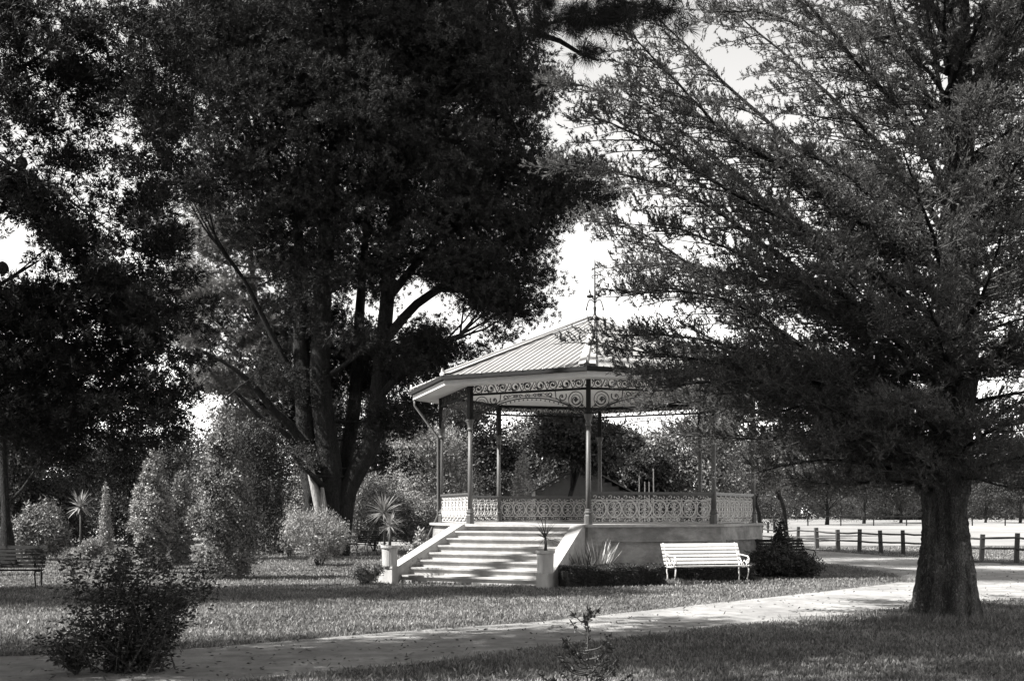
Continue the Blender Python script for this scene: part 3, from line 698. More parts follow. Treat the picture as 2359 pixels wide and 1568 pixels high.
def column_lobes(h, w, lean=0.):
    n = max(3, int(h/w*1.6)); r = []
    for i in range(n):
        s = (i+.5)/n; prof = math.sin(PI*min(1, s*.82+.16))**.8
        r.append(((random.uniform(-.05, .05)*w+lean*s, random.uniform(-.1, .1)*w, h*s), (w*.5*prof+.05, w*.5*prof+.05, h/n*.95)))
    for i in range(12):
        z = random.uniform(.12, .97)*h; a = random.uniform(0, 2*PI); q = w*.5*math.sin(PI*min(1, z/h*.82+.16))**.8
        b = random.uniform(.08, .16)*w; r.append(((math.cos(a)*q*.88, math.sin(a)*q*.88, z), (b, b, b*random.uniform(.9, 1.8))))
    return r
def cone_lobes(h, w):
    n = 5; return [((0, 0, h*(i+.5)/n), (w*.5*(1-.8*(i+.3)/n), w*.5*(1-.8*(i+.3)/n), h/n)) for i in range(n)]
def round_lobes(h, w, n=5):
    r = [((0, 0, h*.52), (w*.42, w*.42, h*.46))]
    for i in range(n):
        a = i/n*2*PI+random.uniform(-.4, .4); r.append(((math.cos(a)*w*random.uniform(.2, .36), math.sin(a)*w*.28, h*random.uniform(.35, .72)), (w*.26, w*.26, h*.3)))
    return r
def put(px, Y): return (XP(px, Y), Y, 0)
def H(py, Y): return EYE-(py-HZ)/F*Y

sg_ = 'ornamental shrubs left of the steps'
Y = 29.; h = H(1005, Y)
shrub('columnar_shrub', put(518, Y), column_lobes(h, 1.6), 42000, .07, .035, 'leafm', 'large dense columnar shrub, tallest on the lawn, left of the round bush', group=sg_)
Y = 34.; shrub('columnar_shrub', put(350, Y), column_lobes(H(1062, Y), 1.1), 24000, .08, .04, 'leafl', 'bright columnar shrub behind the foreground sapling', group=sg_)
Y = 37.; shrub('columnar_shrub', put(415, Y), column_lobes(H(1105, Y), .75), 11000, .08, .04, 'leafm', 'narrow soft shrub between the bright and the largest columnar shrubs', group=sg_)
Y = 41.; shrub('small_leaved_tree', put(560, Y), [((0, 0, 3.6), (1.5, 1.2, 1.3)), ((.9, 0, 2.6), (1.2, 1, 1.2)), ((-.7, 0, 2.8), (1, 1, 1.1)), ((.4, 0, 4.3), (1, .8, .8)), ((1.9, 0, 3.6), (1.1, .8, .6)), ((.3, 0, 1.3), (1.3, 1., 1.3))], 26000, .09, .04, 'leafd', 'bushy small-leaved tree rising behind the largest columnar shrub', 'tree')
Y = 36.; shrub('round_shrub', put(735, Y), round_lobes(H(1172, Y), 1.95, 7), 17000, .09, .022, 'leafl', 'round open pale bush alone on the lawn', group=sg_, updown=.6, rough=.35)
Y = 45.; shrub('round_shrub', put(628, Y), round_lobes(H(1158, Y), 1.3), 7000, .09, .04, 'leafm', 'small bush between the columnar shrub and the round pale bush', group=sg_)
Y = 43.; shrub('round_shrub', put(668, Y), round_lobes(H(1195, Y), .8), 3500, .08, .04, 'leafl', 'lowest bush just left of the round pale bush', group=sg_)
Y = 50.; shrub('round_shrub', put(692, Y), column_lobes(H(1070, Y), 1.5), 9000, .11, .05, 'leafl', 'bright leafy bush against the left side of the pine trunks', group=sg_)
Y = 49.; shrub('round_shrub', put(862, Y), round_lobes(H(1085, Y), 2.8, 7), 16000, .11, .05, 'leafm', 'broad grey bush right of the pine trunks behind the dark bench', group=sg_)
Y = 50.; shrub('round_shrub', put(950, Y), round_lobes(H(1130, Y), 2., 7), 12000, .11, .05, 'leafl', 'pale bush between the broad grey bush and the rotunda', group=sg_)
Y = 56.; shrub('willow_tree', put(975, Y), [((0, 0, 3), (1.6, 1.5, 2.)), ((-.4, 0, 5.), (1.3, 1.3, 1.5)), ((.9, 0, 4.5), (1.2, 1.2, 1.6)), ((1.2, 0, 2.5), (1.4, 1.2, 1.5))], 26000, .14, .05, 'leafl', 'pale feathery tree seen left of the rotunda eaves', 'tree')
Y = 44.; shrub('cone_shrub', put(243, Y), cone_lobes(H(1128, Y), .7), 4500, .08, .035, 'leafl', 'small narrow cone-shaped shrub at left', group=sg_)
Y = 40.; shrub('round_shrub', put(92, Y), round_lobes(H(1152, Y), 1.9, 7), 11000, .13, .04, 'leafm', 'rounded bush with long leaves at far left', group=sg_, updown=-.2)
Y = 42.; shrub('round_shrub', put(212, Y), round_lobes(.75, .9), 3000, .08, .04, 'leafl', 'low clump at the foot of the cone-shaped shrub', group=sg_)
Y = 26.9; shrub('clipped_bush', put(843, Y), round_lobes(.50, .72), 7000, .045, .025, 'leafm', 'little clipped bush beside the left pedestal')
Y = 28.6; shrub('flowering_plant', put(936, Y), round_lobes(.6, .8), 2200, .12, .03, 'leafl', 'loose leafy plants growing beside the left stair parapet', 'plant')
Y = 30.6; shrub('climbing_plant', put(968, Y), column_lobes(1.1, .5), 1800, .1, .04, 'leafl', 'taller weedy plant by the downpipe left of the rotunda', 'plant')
# right of rotunda
Y = 29.6; shrub('spreading_shrub', put(1800, Y), [((-.35, 0, .4), (.55, .5, .42)), ((.25, .1, .35), (.6, .5, .4)), ((.65, 0, .28), (.4, .4, .3)), ((-.1, .3, .55), (.4, .4, .35))], 16000, .06, .03, 'leafd', 'dark spreading shrub at the right corner of the rotunda')
Y = 30.6; shrub('upright_shrub', put(1802, Y), column_lobes(H(1208, Y), .5), 5500, .07, .035, 'leafd', 'dark upright shrub rising out of the spreading shrub')
# hedges
def hedge(name, a, b, h, wd, n, m, label):
    t = thing(name, label, 'hedge', a); d = np.array(b-a); L = np.linalg.norm(d); d = d/L; s = np.array([-d[1], d[0], 0])
    u = rng.random(n)*L; v = rng.uniform(-1, 1, n); z = rng.random(n)
    k = rng.integers(0, 3, n); v = np.where(k == 0, np.sign(v)*(.85+.15*rng.random(n)), v); z = np.where(k == 1, .88+.12*rng.random(n), z)
    lump = 1+.07*np.sin(u*5.)+.05*np.sin(u*11+1)
    P = d*u[:, None]+s*(v*wd/2*lump)[:, None]; P[:, 2] = z*h*lump
    o = link('foliage', quads_mesh('foliage', blades(P, unit(rng.normal(size=(n, 3))+np.array([0, 0, .5])), rng.uniform(.025, .05, n), .022), None), M[m]); o.parent = t
    mb = MB(); R2 = Matrix.Rotation(math.atan2(d[1], d[0]), 3, 'Z'); mb.box(Vector(d*L/2)+Vector((0, 0, h*.4)), (L*.97, wd*.7, h*.8), R2); part(mb, 'woody_core', M['twig'], t)
hedge('box_hedge', Vector((XP(1292, 25.9), 25.9, 0)), Vector((XP(1512, 26.9), 26.9, 0)), .45, .9, 34000, 'leafd', 'low dark clipped hedge between the right pedestal and the white bench')
hedge('box_hedge', wallpt(1.2, .95), wallpt(3.9, .95), .42, .5, 30000, 'leafd', 'low dark hedge behind the white bench along the rotunda wall')

# weeds by the bench foot
def weeds(px, py, n, sx, label):
    g = G(px, py); P = np.stack([rng.normal(size=n)*sx, rng.normal(size=n)*.18, np.zeros(n)], 1)
    Q = blades(P, unit(np.stack([rng.normal(size=n)*.5, rng.normal(size=n)*.5, np.ones(n)], 1)), rng.uniform(.06, .19, n), .014)
    o = link('weed_tuft', quads_mesh('weed_tuft', Q, None), M['blade']); o.location = g; tag(o, label, 'weeds'); return o
weeds(1545, 1345, 420, .35, 'uncut grass tuft around the left legs of the white bench')
weeds(2080, 1340, 300, .25, 'ragged grass tuft at the tip of the lawn where the paths meet')
weeds(2175, 1432, 2600, .85, 'long grass around the foot of the big right-hand trunk')

# ---------------------------------------------------------------- conifers
def resample(pts, step):
    pts = [np.array(p, float) for p in pts]; out = []; 
    # Catmull-Rom
    for i in range(len(pts)-1):
        p0, p1, p2, p3 = pts[max(i-1, 0)], pts[i], pts[i+1], pts[min(i+2, len(pts)-1)]
        n = max(1, int(np.linalg.norm(p2-p1)/step))
        for k in range(n):
            t = k/n; out.append(.5*((2*p1)+(p2-p0)*t+(2*p0-5*p1+4*p2-p3)*t*t+(3*p1-p0-3*p2+p3)*t**3))
    out.append(pts[-1]); return np.array(out)

def feather_branches(branches, mbw, mb_tw, sub_step=.115, twig_step=.034, twig_len=.27, leafn=22, LL=.058, LW=.0145, start=.08, r0=.058):
    """each branch: 3D polyline root->tip. Long level laterals carrying short upright sprays. Adds wood to mbw, returns leaf quads."""
    org, dr, ln = [], [], []
    def lateral(c, d, L, rad, droop):
        n = max(4, int(L/.16)); q = c.copy(); pl = [q.copy()]; dd = d.copy(); lv = d*np.array([1, 1, .25]); lv = unit(lv)
        for k in range(n):
            dd = unit(dd+lv*.16+np.array([0, 0, -droop*(k/n)])+rng.normal(size=3)*.06); q = q+dd*(L/n); pl.append(q.copy())
        mb_tw.tube(pl, list(np.linspace(rad, .003, len(pl))), 4, cap=False)
        pl = np.array(pl); m = int(L/twig_step); ph = random.random()*6; fr = random.uniform(5, 9)
        for k in range(m):
            g = (k+.5)/m*(len(pl)-1)
            if g/len(pl) < .1 or math.sin(g*fr/3+ph) < -.45: continue
            j = int(g); a = pl[j]+(pl[min(j+1, len(pl)-1)]-pl[j])*(g-j); tt = unit(pl[min(j+1, len(pl)-1)]-pl[j]+1e-6)
            s_ = random.gauss(0, .5)
            org.append(a); dr.append(unit(tt*.45+np.array([-tt[1], tt[0], 0])*s_+np.array([0, 0, random.choice((.75, .8, .5, -.15))])+rng.normal(size=3)*.22))
            ln.append(twig_len*random.uniform(.45, 1.4)*(1-.5*(k/m)**2))
    for br in branches:
        P = resample(br, .25); N = len(P); tot = N*.25; rr = r0*(.35+tot/8)
        wob = np.cumsum(rng.normal(size=(N, 3))*.012, 0); wob -= np.linspace(0, 1, N)[:, None]*wob[-1]; P = P+wob
        mbw.tube(P, list(np.linspace(rr, .009, N)), 7)
        out = unit((P[-1]-P[0])*np.array([1, 1, 0.]))
        s = start*tot; side = random.choice((-1, 1))
        while s < tot-.04:
            i = min(int(s/.25), N-2); f = s/tot; c = P[i]+(P[i+1]-P[i])*(s/.25-i if s/.25-i < 1 else 0); t = unit(P[i+1]-P[i]); lat = unit(np.cross(out, [0, 0, 1.]))
            L = random.uniform(.75, 2.1)*(1-.66*f**1.2)*min(1.2, .4+tot/7)
            d = unit(out*random.uniform(.5, 1.1)+t*.35+lat*side*random.uniform(.1, 1.)+np.array([0, 0, random.uniform(-.12, .22)]))
            lateral(c, d, L, .006+.006*L, random.uniform(.0, .16))
            side = -side; s += sub_step*random.uniform(.5, 1.5)
        lateral(P[-2], unit(P[-1]-P[-3]), .5, .008, .1)
    org, dr, ln = np.array(org), np.array(dr), np.array(ln); T = len(org)
    u = rng.random((T, leafn)); c = org[:, None]+dr[:, None]*(ln[:, None]*u)[..., None]
    d = unit(dr[:, None]*1.1+rng.normal(size=(T, leafn, 3))*.45)
    Q = blades(c.reshape(-1, 3), d.reshape(-1, 3), rng.uniform(.6, 1.4, T*leafn)*LL, LW)
    sQ = blades(org, dr, ln, .005)
    return np.concatenate([Q, sQ])

def px_branch(pts): return [tuple(W(x, y, Yd)) for x, y, Yd in pts]

def right_tree():
    Yt = 18.2; base = G(2180, 1424); bx = XP(2182, Yt)
    t = thing('cypress_tree', 'large spreading cypress with thick fluted trunk at right, feathery branches over the rotunda', 'tree', (bx, Yt, 0))
    off = np.array([bx, Yt, 0])
    # trunk, fluted
    mb = MB(); n = 28; rows = [(1450, 2104, 2262), (1424, 2106, 2256), (1395, 2110, 2252), (1350, 2116, 2249), (1300, 2124, 2241), (1260, 2130, 2235), (1220, 2134, 2230), (1180, 2132, 2226), (1140, 2128, 2232), (1095, 2130, 2240), (1000, 2145, 2240), (850, 2155, 2250), (650, 2165, 2248), (400, 2178, 2244), (150, 2188, 2236), (-150, 2195, 2225), (-500, 2205, 2220)]
    ys = np.array([q[0] for q in rows][::-1], float); xl_ = np.array([q[1] for q in rows][::-1], float); xr_ = np.array([q[2] for q in rows][::-1], float)
    yy = list(np.arange(1450, 1080, -7.))+list(np.arange(1080, -500, -40.)); n = 72; P = []; fs = []; rt = np.random.default_rng(3)
    ridge = [(rt.integers(5, 30), rt.random()*6, rt.uniform(.006, .024), rt.uniform(-.5, .5)) for _ in range(14)]
    for i, py in enumerate(yy):
        xl, xr = np.interp(py, ys, xl_), np.interp(py, ys, xr_); z = max(H(py, Yt), -.08) if i else -.1; r = (xr-xl)/2/F*Yt; cxm = XP((xl+xr)/2, Yt)-bx
        ft = max(0., (py-1300)/130.); fl = .05+.07*ft**1.5; bl = .04*math.sin(py*.021)+.03*math.sin(py*.047+2)
        for k in range(n):
            a = 2*PI*k/n; rr = 1+fl*math.sin(a*3+1+py*.004)+fl*.7*math.sin(a*5+.4)+bl*math.sin(a*2+py*.012)
            for f_, p_, am, tw_ in ridge: rr += am*math.sin(a*f_+p_+tw_*py*.03)*(1+.5*math.sin(py*.05+p_))
            rr = r*rr+rt.normal()*.006
            P.append((cxm+rr*math.cos(a), rr*math.sin(a)*.95, z))
    for i in range(len(yy)-1):
        for k in range(n): k2 = (k+1) % n; fs.append((i*n+k, i*n+k2, (i+1)*n+k2, (i+1)*n+k))
    mb.add(P, fs, True)
    for py, a, q in ((1130, 3.3, .2), (1235, -1.2, .12), (1290, -2.2, .1)):        # broken branch stubs
        z = H(py, Yt); mb.tube([(0, 0, z-.1), (math.cos(a)*.33, math.sin(a)*.33, z), (math.cos(a)*(.33+q), math.sin(a)*(.33+q), z+.05)], [.12, .08, .05], 8)
    part(mb, 'trunk', M['bark2'], t)
    T = lambda y: (2188, y, Yt)
    br = [
        [T(640), (2020, 540, 17.6), (1860, 420, 17.), (1680, 308, 16.4), (1560, 190, 16.), (1449, 72, 15.7)],
        [T(640), (2040, 520, 18.4), (1878, 385, 18.4), (1720, 245, 18.4), (1579, 111, 18.4), (1500, 30, 18.6)],
        [T(980), (2000, 800, 17.8), (1880, 670, 17.4), (1757, 568, 17.1), (1593, 452, 16.9), (1449, 407, 16.8), (1300, 380, 16.8)],
        [T(1060), (1950, 900, 18.2), (1771, 751, 18.2), (1612, 625, 18.2), (1487, 539, 18.2), (1396, 500, 18.3)],
        [T(460), (2110, 300, 18.), (2054, 231, 17.8), (1967, 140, 17.6), (1852, 5, 17.3), (1750, -110, 17.1)],
        [T(420), (2174, 212, 17.8), (2110, 130, 17.6), (2078, 91, 17.5), (2054, 14, 17.4), (2010, -150, 17.2)],
        [T(1000), (1930, 860, 16.9), (1794, 764, 16.6), (1700, 705, 16.5), (1625, 682, 16.4), (1500, 672, 16.4), (1425, 675, 16.5)],
        [T(1060), (1962, 899, 16.6), (1820, 868, 16.2), (1668, 836, 16.), (1530, 815, 16.), (1415, 800, 16.1)],
        [T(900), (2010, 770, 18.6), (1882, 692, 18.8), (1710, 638, 19.), (1560, 610, 19.2), (1490, 618, 19.3)],
        [T(1080), (1960, 985, 18.), (1800, 960, 17.8), (1690, 940, 17.7), (1590, 925, 17.7), (1500, 945, 17.8)],
        [T(1100), (2000, 1040, 18.6), (1850, 1010, 18.9), (1700, 1010, 19.), (1580, 1000, 19.1)],
        [T(1110), (2020, 1075, 17.6), (1900, 1060, 17.4), (1800, 1075, 17.3), (1740, 1090, 17.3)],
        [T(820), (2010, 640, 18.), (1850, 520, 18.2), (1700, 420, 18.5), (1560, 300, 18.8), (1400, 215, 19.), (1310, 195, 19.1)],
        [T(760), (1980, 600, 16.8), (1800, 500, 16.), (1650, 420, 15.6), (1500, 330, 15.4), (1370, 270, 15.2)],
        [T(720), (1960, 480, 17.6), (1760, 350, 17.), (1600, 260, 16.8), (1460, 190, 16.6)],
        [T(560), (2060, 380, 19.), (1930, 240, 19.4), (1800, 120, 19.8), (1680, 20, 20.)],
        [T(900), (1980, 700, 16.4), (1820, 640, 15.6), (1660, 560, 15.2), (1540, 520, 15.1)],
        [T(1040), (1920, 890, 19.4), (1760, 850, 20.2), (1600, 800, 20.8), (1520, 780, 21.)],
        [T(1100), (1960, 960, 16.4), (1800, 900, 15.6), (1650, 880, 15.4), (1560, 890, 15.2)],
        [T(300), (2150, 60, 18.), (2100, -120, 18.)], [T(250), (2260, 60, 18.), (2310, -120, 18.)],
        [T(520), (2330, 330, 18.), (2450, 180, 18.), (2560, 60, 18.)], [T(560), (2300, 420, 16.6), (2370, 260, 15.8), (2420, 100, 15.4)],
        [T(760), (2330, 620, 17.6), (2470, 500, 17.4), (2640, 400, 17.)], [T(900), (2310, 800, 16.8), (2450, 700, 16.), (2600, 640, 15.6)],
        [T(1020), (2330, 930, 18.4), (2500, 850, 18.6), (2650, 820, 18.8)], [T(1060), (2270, 1000, 16.8), (2360, 960, 15.6), (2450, 940, 15.)],
        [T(1100), (2320, 1060, 18.), (2430, 1040, 17.8), (2560, 1060, 17.6)], [T(1090), (2240, 1060, 19.2), (2300, 1040, 20.4), (2350, 1050, 21.5)],
        [T(1040), (2150, 980, 16.8), (2110, 940, 15.6), (2070, 930, 14.6)], [T(900), (2170, 800, 16.6), (2140, 720, 15.2), (2120, 660, 14.4)],
        [T(700), (2150, 560, 16.6), (2110, 440, 15.4), (2080, 350, 14.6)], [T(800), (2250, 700, 16.4), (2290, 600, 15.2), (2310, 530, 14.4)],
        [T(1090), (2080, 1040, 17.), (2000, 1010, 16.2), (1930, 1020, 15.6)], [T(620), (2100, 480, 20.), (2030, 350, 21.4), (1980, 260, 22.4)],
        [T(1100), (2100, 1060, 19.2), (2010, 1050, 20.4), (1930, 1060, 21.6)], [T(1000), (2080, 900, 19.6), (1980, 820, 21.), (1880, 780, 22.)],
        [T(1040), (1950, 900, 16.8), (1800, 850, 16.2), (1650, 790, 16.), (1520, 770, 15.9), (1440, 775, 15.9)], [T(1070), (1940, 930, 17.2), (1790, 900, 16.8), (1640, 870, 16.6), (1520, 865, 16.6)],
        [T(1120), (2040, 1110, 17.6), (1940, 1120, 17.2), (1850, 1105, 17.)], [T(1110), (2060, 1090, 19.), (1960, 1110, 19.8), (1860, 1125, 20.2)], [T(1100), (2260, 1100, 17.4), (2340, 1120, 17.), (2420, 1130, 16.8)], [T(1090), (2060, 1030, 19.6), (1880, 1030, 20.6), (1750, 1040, 21.)],
        [T(960), (2090, 820, 17.2), (2000, 700, 16.2), (1930, 620, 15.6)], [T(1070), (2050, 960, 17.4), (1920, 930, 16.6), (1790, 950, 16.)],
        [T(860), (2100, 700, 18.8), (2030, 560, 19.6), (1960, 440, 20.2)], [T(480), (2230, 330, 20.), (2260, 200, 21.4), (2280, 90, 22.)],
    ]
    br3 = [[tuple(np.array(W(*p))-off) for p in b] for b in br]
    # drooping low fringe all round
    rr = random.Random(5)
    for i in range(84):
        a = rr.uniform(0, 2*PI)
        if math.cos(a) < -.35 and rr.random() < .6: continue
        z = rr.uniform(2.6, 10.8); L = rr.uniform(1.3, 3.8); d = np.array([math.cos(a), math.sin(a), 0])
        rise = .1+.12*(z-2.5)
        br3.append([tuple(np.array([0, 0, z])), tuple(d*L*.4+np.array([0, 0, z+rise*L*.4])), tuple(d*L*.75+np.array([0, 0, z+rise*L*.7])), tuple(d*L+np.array([0, 0, z+rise*L*.75]))])
    wood, tw = MB(), MB()
    Q = feather_branches(br3, wood, tw)
    part(wood, 'branches', M['bark'], t); part(tw, 'twigs', M['twig'], t)
    o = link('foliage', quads_mesh('foliage', Q, None), M['cyp']); o.parent = t
    return t
right_tree()

def pads_foliage(pads, per, needles, NL, NW, flat=.5):
    """pine pads: list of (centre, radius). Each pad = tufts of needles"""
    C = np.array([p[0] for p in pads]); Rr = np.array([p[1] for p in pads]); n = len(C)
    cnt = np.maximum(6, (per*Rr**2).astype(int)); idx = np.repeat(np.arange(n), cnt); T = len(idx)
    d = rdir(T); rad = rng.random(T)**.45
    tp = C[idx]+d*(rad*Rr[idx])[:, None]*np.array([1, 1, flat])
    ax = unit(d*np.array([1, 1, .6])+np.array([0, 0, .45])+rng.normal(size=(T, 3))*.35)
    nd = unit(ax[:, None]*.75+rng.normal(size=(T, needles, 3))*.6)
    c = np.repeat(tp, needles, 0)+nd.reshape(-1, 3)*.02
    Q = blades(c, nd.reshape(-1, 3), rng.uniform(.6, 1.2, T*needles)*NL, NW, .4)
    return Q, tp
def pads_in(lobes, n, rpad, seed=1, gap=None):
    r = np.random.default_rng(seed); pads = []; vol = np.array([l[1][0]*l[1][1]*l[1][2] for l in lobes])**.75; pr = vol/vol.sum()
    while len(pads) < n:
        l = lobes[r.choice(len(lobes), p=pr)]; d = unit(r.normal(size=3)); s = (.35+.65*r.random()) if r.random() < .8 else r.random()
        c = np.array(l[0])+d*s*np.array(l[1])
        if gap is not None and gap(c): continue
        pads.append((c, r.uniform(*rpad)))
    return pads
def limbs_to(pads, frm, n, mb, seed=1, r=.09):
    rr = random.Random(seed)
    for i in range(n):
        c = np.array(pads[rr.randrange(len(pads))][0]); f = min(frm, key=lambda q: np.linalg.norm(np.array(q)-c)+rr.uniform(0, 4)+(3 if q[2] > c[2] else 0)); f = np.array(f)
        L = np.linalg.norm(c-f); mid = (f+c)/2+np.array([0, 0, -.08*L]); 
        pts = resample([f, mid, c], .6); mb.tube(pts, list(np.linspace(min(r, .015+L*.012), .012, len(pts))), 5)

def big_pine():
    Yt = 44.; bx = XP(757, Yt)
    t = thing('pine_tree', 'huge dark pine with several fluted trunks rising behind the round pale bush', 'tree', (bx, Yt, 0))
    off = np.array([bx, Yt, 0]); mb = MB()
    def limb(pts, r0, r1, n=10):
        P = resample([np.array(W(*p))-off for p in pts], .6); mb.tube(P, list(np.linspace(r0, r1, len(P))), n); return P
    gy = HZ+EYE*F/Yt+3
    Ls = [limb([(748, gy, 44), (729, 1148, 44), (711, 1058, 44), (702, 923, 44), (693, 788, 44), (690, 600, 44), (680, 400, 44)], .5, .13),
          limb([(765, gy, 43.8), (763, 1103, 43.8), (747, 968, 43.7), (738, 878, 43.6), (742, 700, 43.6), (760, 480, 43.6), (780, 250, 43.5), (790, 0, 43.5), (800, -200, 43.5)], .5, .1),
          limb([(780, gy, 43.9), (801, 1126, 43.9), (851, 1036, 43.8), (869, 923, 43.7), (883, 788, 43.7), (892, 690, 43.7), (910, 500, 43.6), (940, 250, 43.6), (960, 0, 43.6)], .42, .1),
          limb([(765, 1200, 44.3), (790, 1080, 44.6), (815, 950, 44.8), (822, 850, 45), (830, 700, 45), (850, 450, 45)], .34, .1),
          limb([(725, 1160, 43.8), (693, 1013, 43.5), (630, 945, 43), (576, 878, 42.5), (513, 832, 42), (450, 800, 41.6)], .26, .05),
          limb([(712, 1080, 43.6), (660, 1000, 43), (600, 960, 42.6), (540, 900, 42.2), (520, 920, 42)], .16, .04),
          limb([(745, 1120, 43.2), (690, 1065, 42.8), (640, 1010, 42.5), (590, 990, 42)], .12, .03),
          limb([(869, 923, 43.7), (930, 850, 43), (990, 800, 42.5), (1060, 770, 42)], .16, .04),
          limb([(883, 788, 43.7), (960, 700, 43.4), (1050, 640, 43), (1150, 560, 42.8), (1280, 480, 42.6)], .2, .05),
          limb([(892, 690, 43.7), (1000, 560, 44), (1130, 440, 44), (1260, 330, 44)], .18, .05),
          limb([(738, 878, 43.6), (820, 820, 43), (870, 760, 42.6)], .12, .03),
          limb([(702, 923, 44), (620, 760, 43.6), (560, 640, 43), (500, 560, 42.8)], .17, .04)]
    part(mb, 'trunk', M['bark'], t)
    mb = MB(); limb([(736, gy, 43.2), (733, 1215, 43.2), (735, 1170, 43.2), (726, 1130, 43.2), (716, 1085, 43.3), (706, 1050, 43.4)], .24, .12, 9); limb([(752, gy, 43.), (750, 1180, 43.), (743, 1130, 43.1), (738, 1100, 43.3)], .13, .05, 8); pk = part(mb, 'lit_stem', M['litbark'], t); pk['label'] = 'added pale stem standing in for sunlight on the left foot of the trunks'  # added stems, their pale bark replaces sunlight on the trunk foot
    # lobes of the crown (centre px, py, Y, radii m)
    def lb(px, py, Yd, rx, rz, ry=3.): return (np.array(W(px, py, Yd))-off, (rx, ry, rz))
    k = 44/F
    lobes = [lb(760, 60, 43, 6.2, 3.2, 5.), lb(950, 250, 43, 5., 3.4, 4.5), lb(1080, 150, 43, 3.4, 2.8, 4), lb(1130, 350, 43, 3.2, 2.6, 4), lb(1310, 420, 42.6, 2.3, 1.35, 3), lb(1290, 470, 42.6, 1.6, 1., 2), lb(1190, 540, 43, 1.7, 2., 3),
             lb(760, 300, 42, 5.2, 3.2, 4.5), lb(620, 150, 42, 3.4, 2.8, 4), lb(520, 330, 41.6, 2.2, 2., 3.), lb(470, 430, 41.6, 1.5, 1.2, 2.), lb(690, 640, 42, 1.6, 1.6, 1.6), lb(760, 850, 45.5, 1.8, 1.6, 1.), lb(900, 880, 46, 1.8, 1.6, 1.), lb(660, 880, 46, 1.8, 1.2, 1.), lb(980, 930, 46, 1.3, 1.2, 1.), lb(1120, 760, 44, 1.3, .8, 1.2), lb(1060, 740, 43.5, 1.6, 1., 1.5), lb(740, 680, 40.5, 2.2, 1.2, 1.), lb(840, 750, 40.5, 1.8, 1., 1.), lb(650, 790, 40.5, 1.3, .8, 1.), lb(760, 820, 40.6, .9, .5, .8), lb(930, 700, 42.5, 1.5, 1.2, 1.4), lb(960, 800, 43, 1.4, 1., 1.3), lb(1040, 810, 44, 1.5, .8, 1.3), lb(1130, 740, 43.5, 1.3, .8, 1.3), lb(1100, 650, 42.5, 1.8, 1.3, 1.5), lb(1180, 690, 43, 1.3, .8, 1.6), lb(1225, 715, 43.5, 1., .45, 1.2), lb(1010, 660, 43.5, 1.6, 1.2, 1.6), lb(900, 480, 43, 4.2, 2., 4), lb(1050, 560, 43, 3., 1.8, 3.5), lb(1230, 640, 43, 1.4, 1., 2.),
             lb(800, 620, 43, 3., 1.5, 3), lb(1000, 720, 42.5, 2.4, 1.3, 2.5), lb(930, 800, 42.6, 1.6, 1.5, 2.),
             lb(1130, 700, 43, 1.5, .9, 2), lb(780, 760, 45, 2.6, 1.6, 2.), lb(560, 930, 42, 1.4, .6, 1.5), lb(620, 870, 42.4, 1.5, .9, 1.8), lb(900, 960, 44, 1.1, 1.2, 1.6), lb(930, 1060, 44, .9, .5, 1.4), lb(500, 100, 42, 1.8, 3., 3.), lb(700, 800, 45, 1.6, 1.5, 1.5), lb(830, 880, 46, 1.8, 1.4, 1.5), lb(960, 760, 43, 1.6, 1.4, 2), lb(1020, 860, 43.5, 1.4, 1.2, 1.6), lb(1080, 790, 43.5, 1.2, .8, 1.5), lb(700, 930, 46.5, 2., 1.6, 1.2),  lb(640, 480, 42, 3, 1.6, 3), lb(880, 650, 42, 2.4, 1.5, 2.5), lb(1080, 640, 43, 2., 1.4, 3), lb(700, 560, 42, 2.4, 1.2, 2), lb(1000, 420, 42, 4., 2.6, 3), lb(1180, 200, 43, 1.6, 2.4, 3), lb(1050, 30, 43, 3.2, 2.4, 4)]
    # sky windows left between limbs (world-space columns between the lobes)
    holes = [(632, 730, .35), (660, 665, .35), (918, 725, .3), (965, 660, .25), (1085, 745, .4), (820, 690, .25), (580, 905, .35), (600, 770, .3), (1020, 690, .2)]
    hp = [(np.array(W(a, b_, 43.))-off, r) for a, b_, r in holes]
    def gap(c):
        for h_, r in hp:
            if abs(c[0]-h_[0]*(1+c[1]/44)) < r+.55 and abs((c[2]-1.7)-(h_[2]-1.7)*(1+c[1]/44)) < r+.4: return True
        return False
    pads = pads_in(lobes, 2050, (.55, 1.2), 3, gap)
    mb = MB(); frm = [tuple(p) for L in Ls for p in L[int(len(L)*.35):]]
    limbs_to(pads, frm, 260, mb, 4, .06); part(mb, 'branches', M['bark'], t)
    Q, _ = pads_foliage(pads, 52, 19, .17, .023)
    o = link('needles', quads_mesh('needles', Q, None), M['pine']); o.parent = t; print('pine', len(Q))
big_pine()

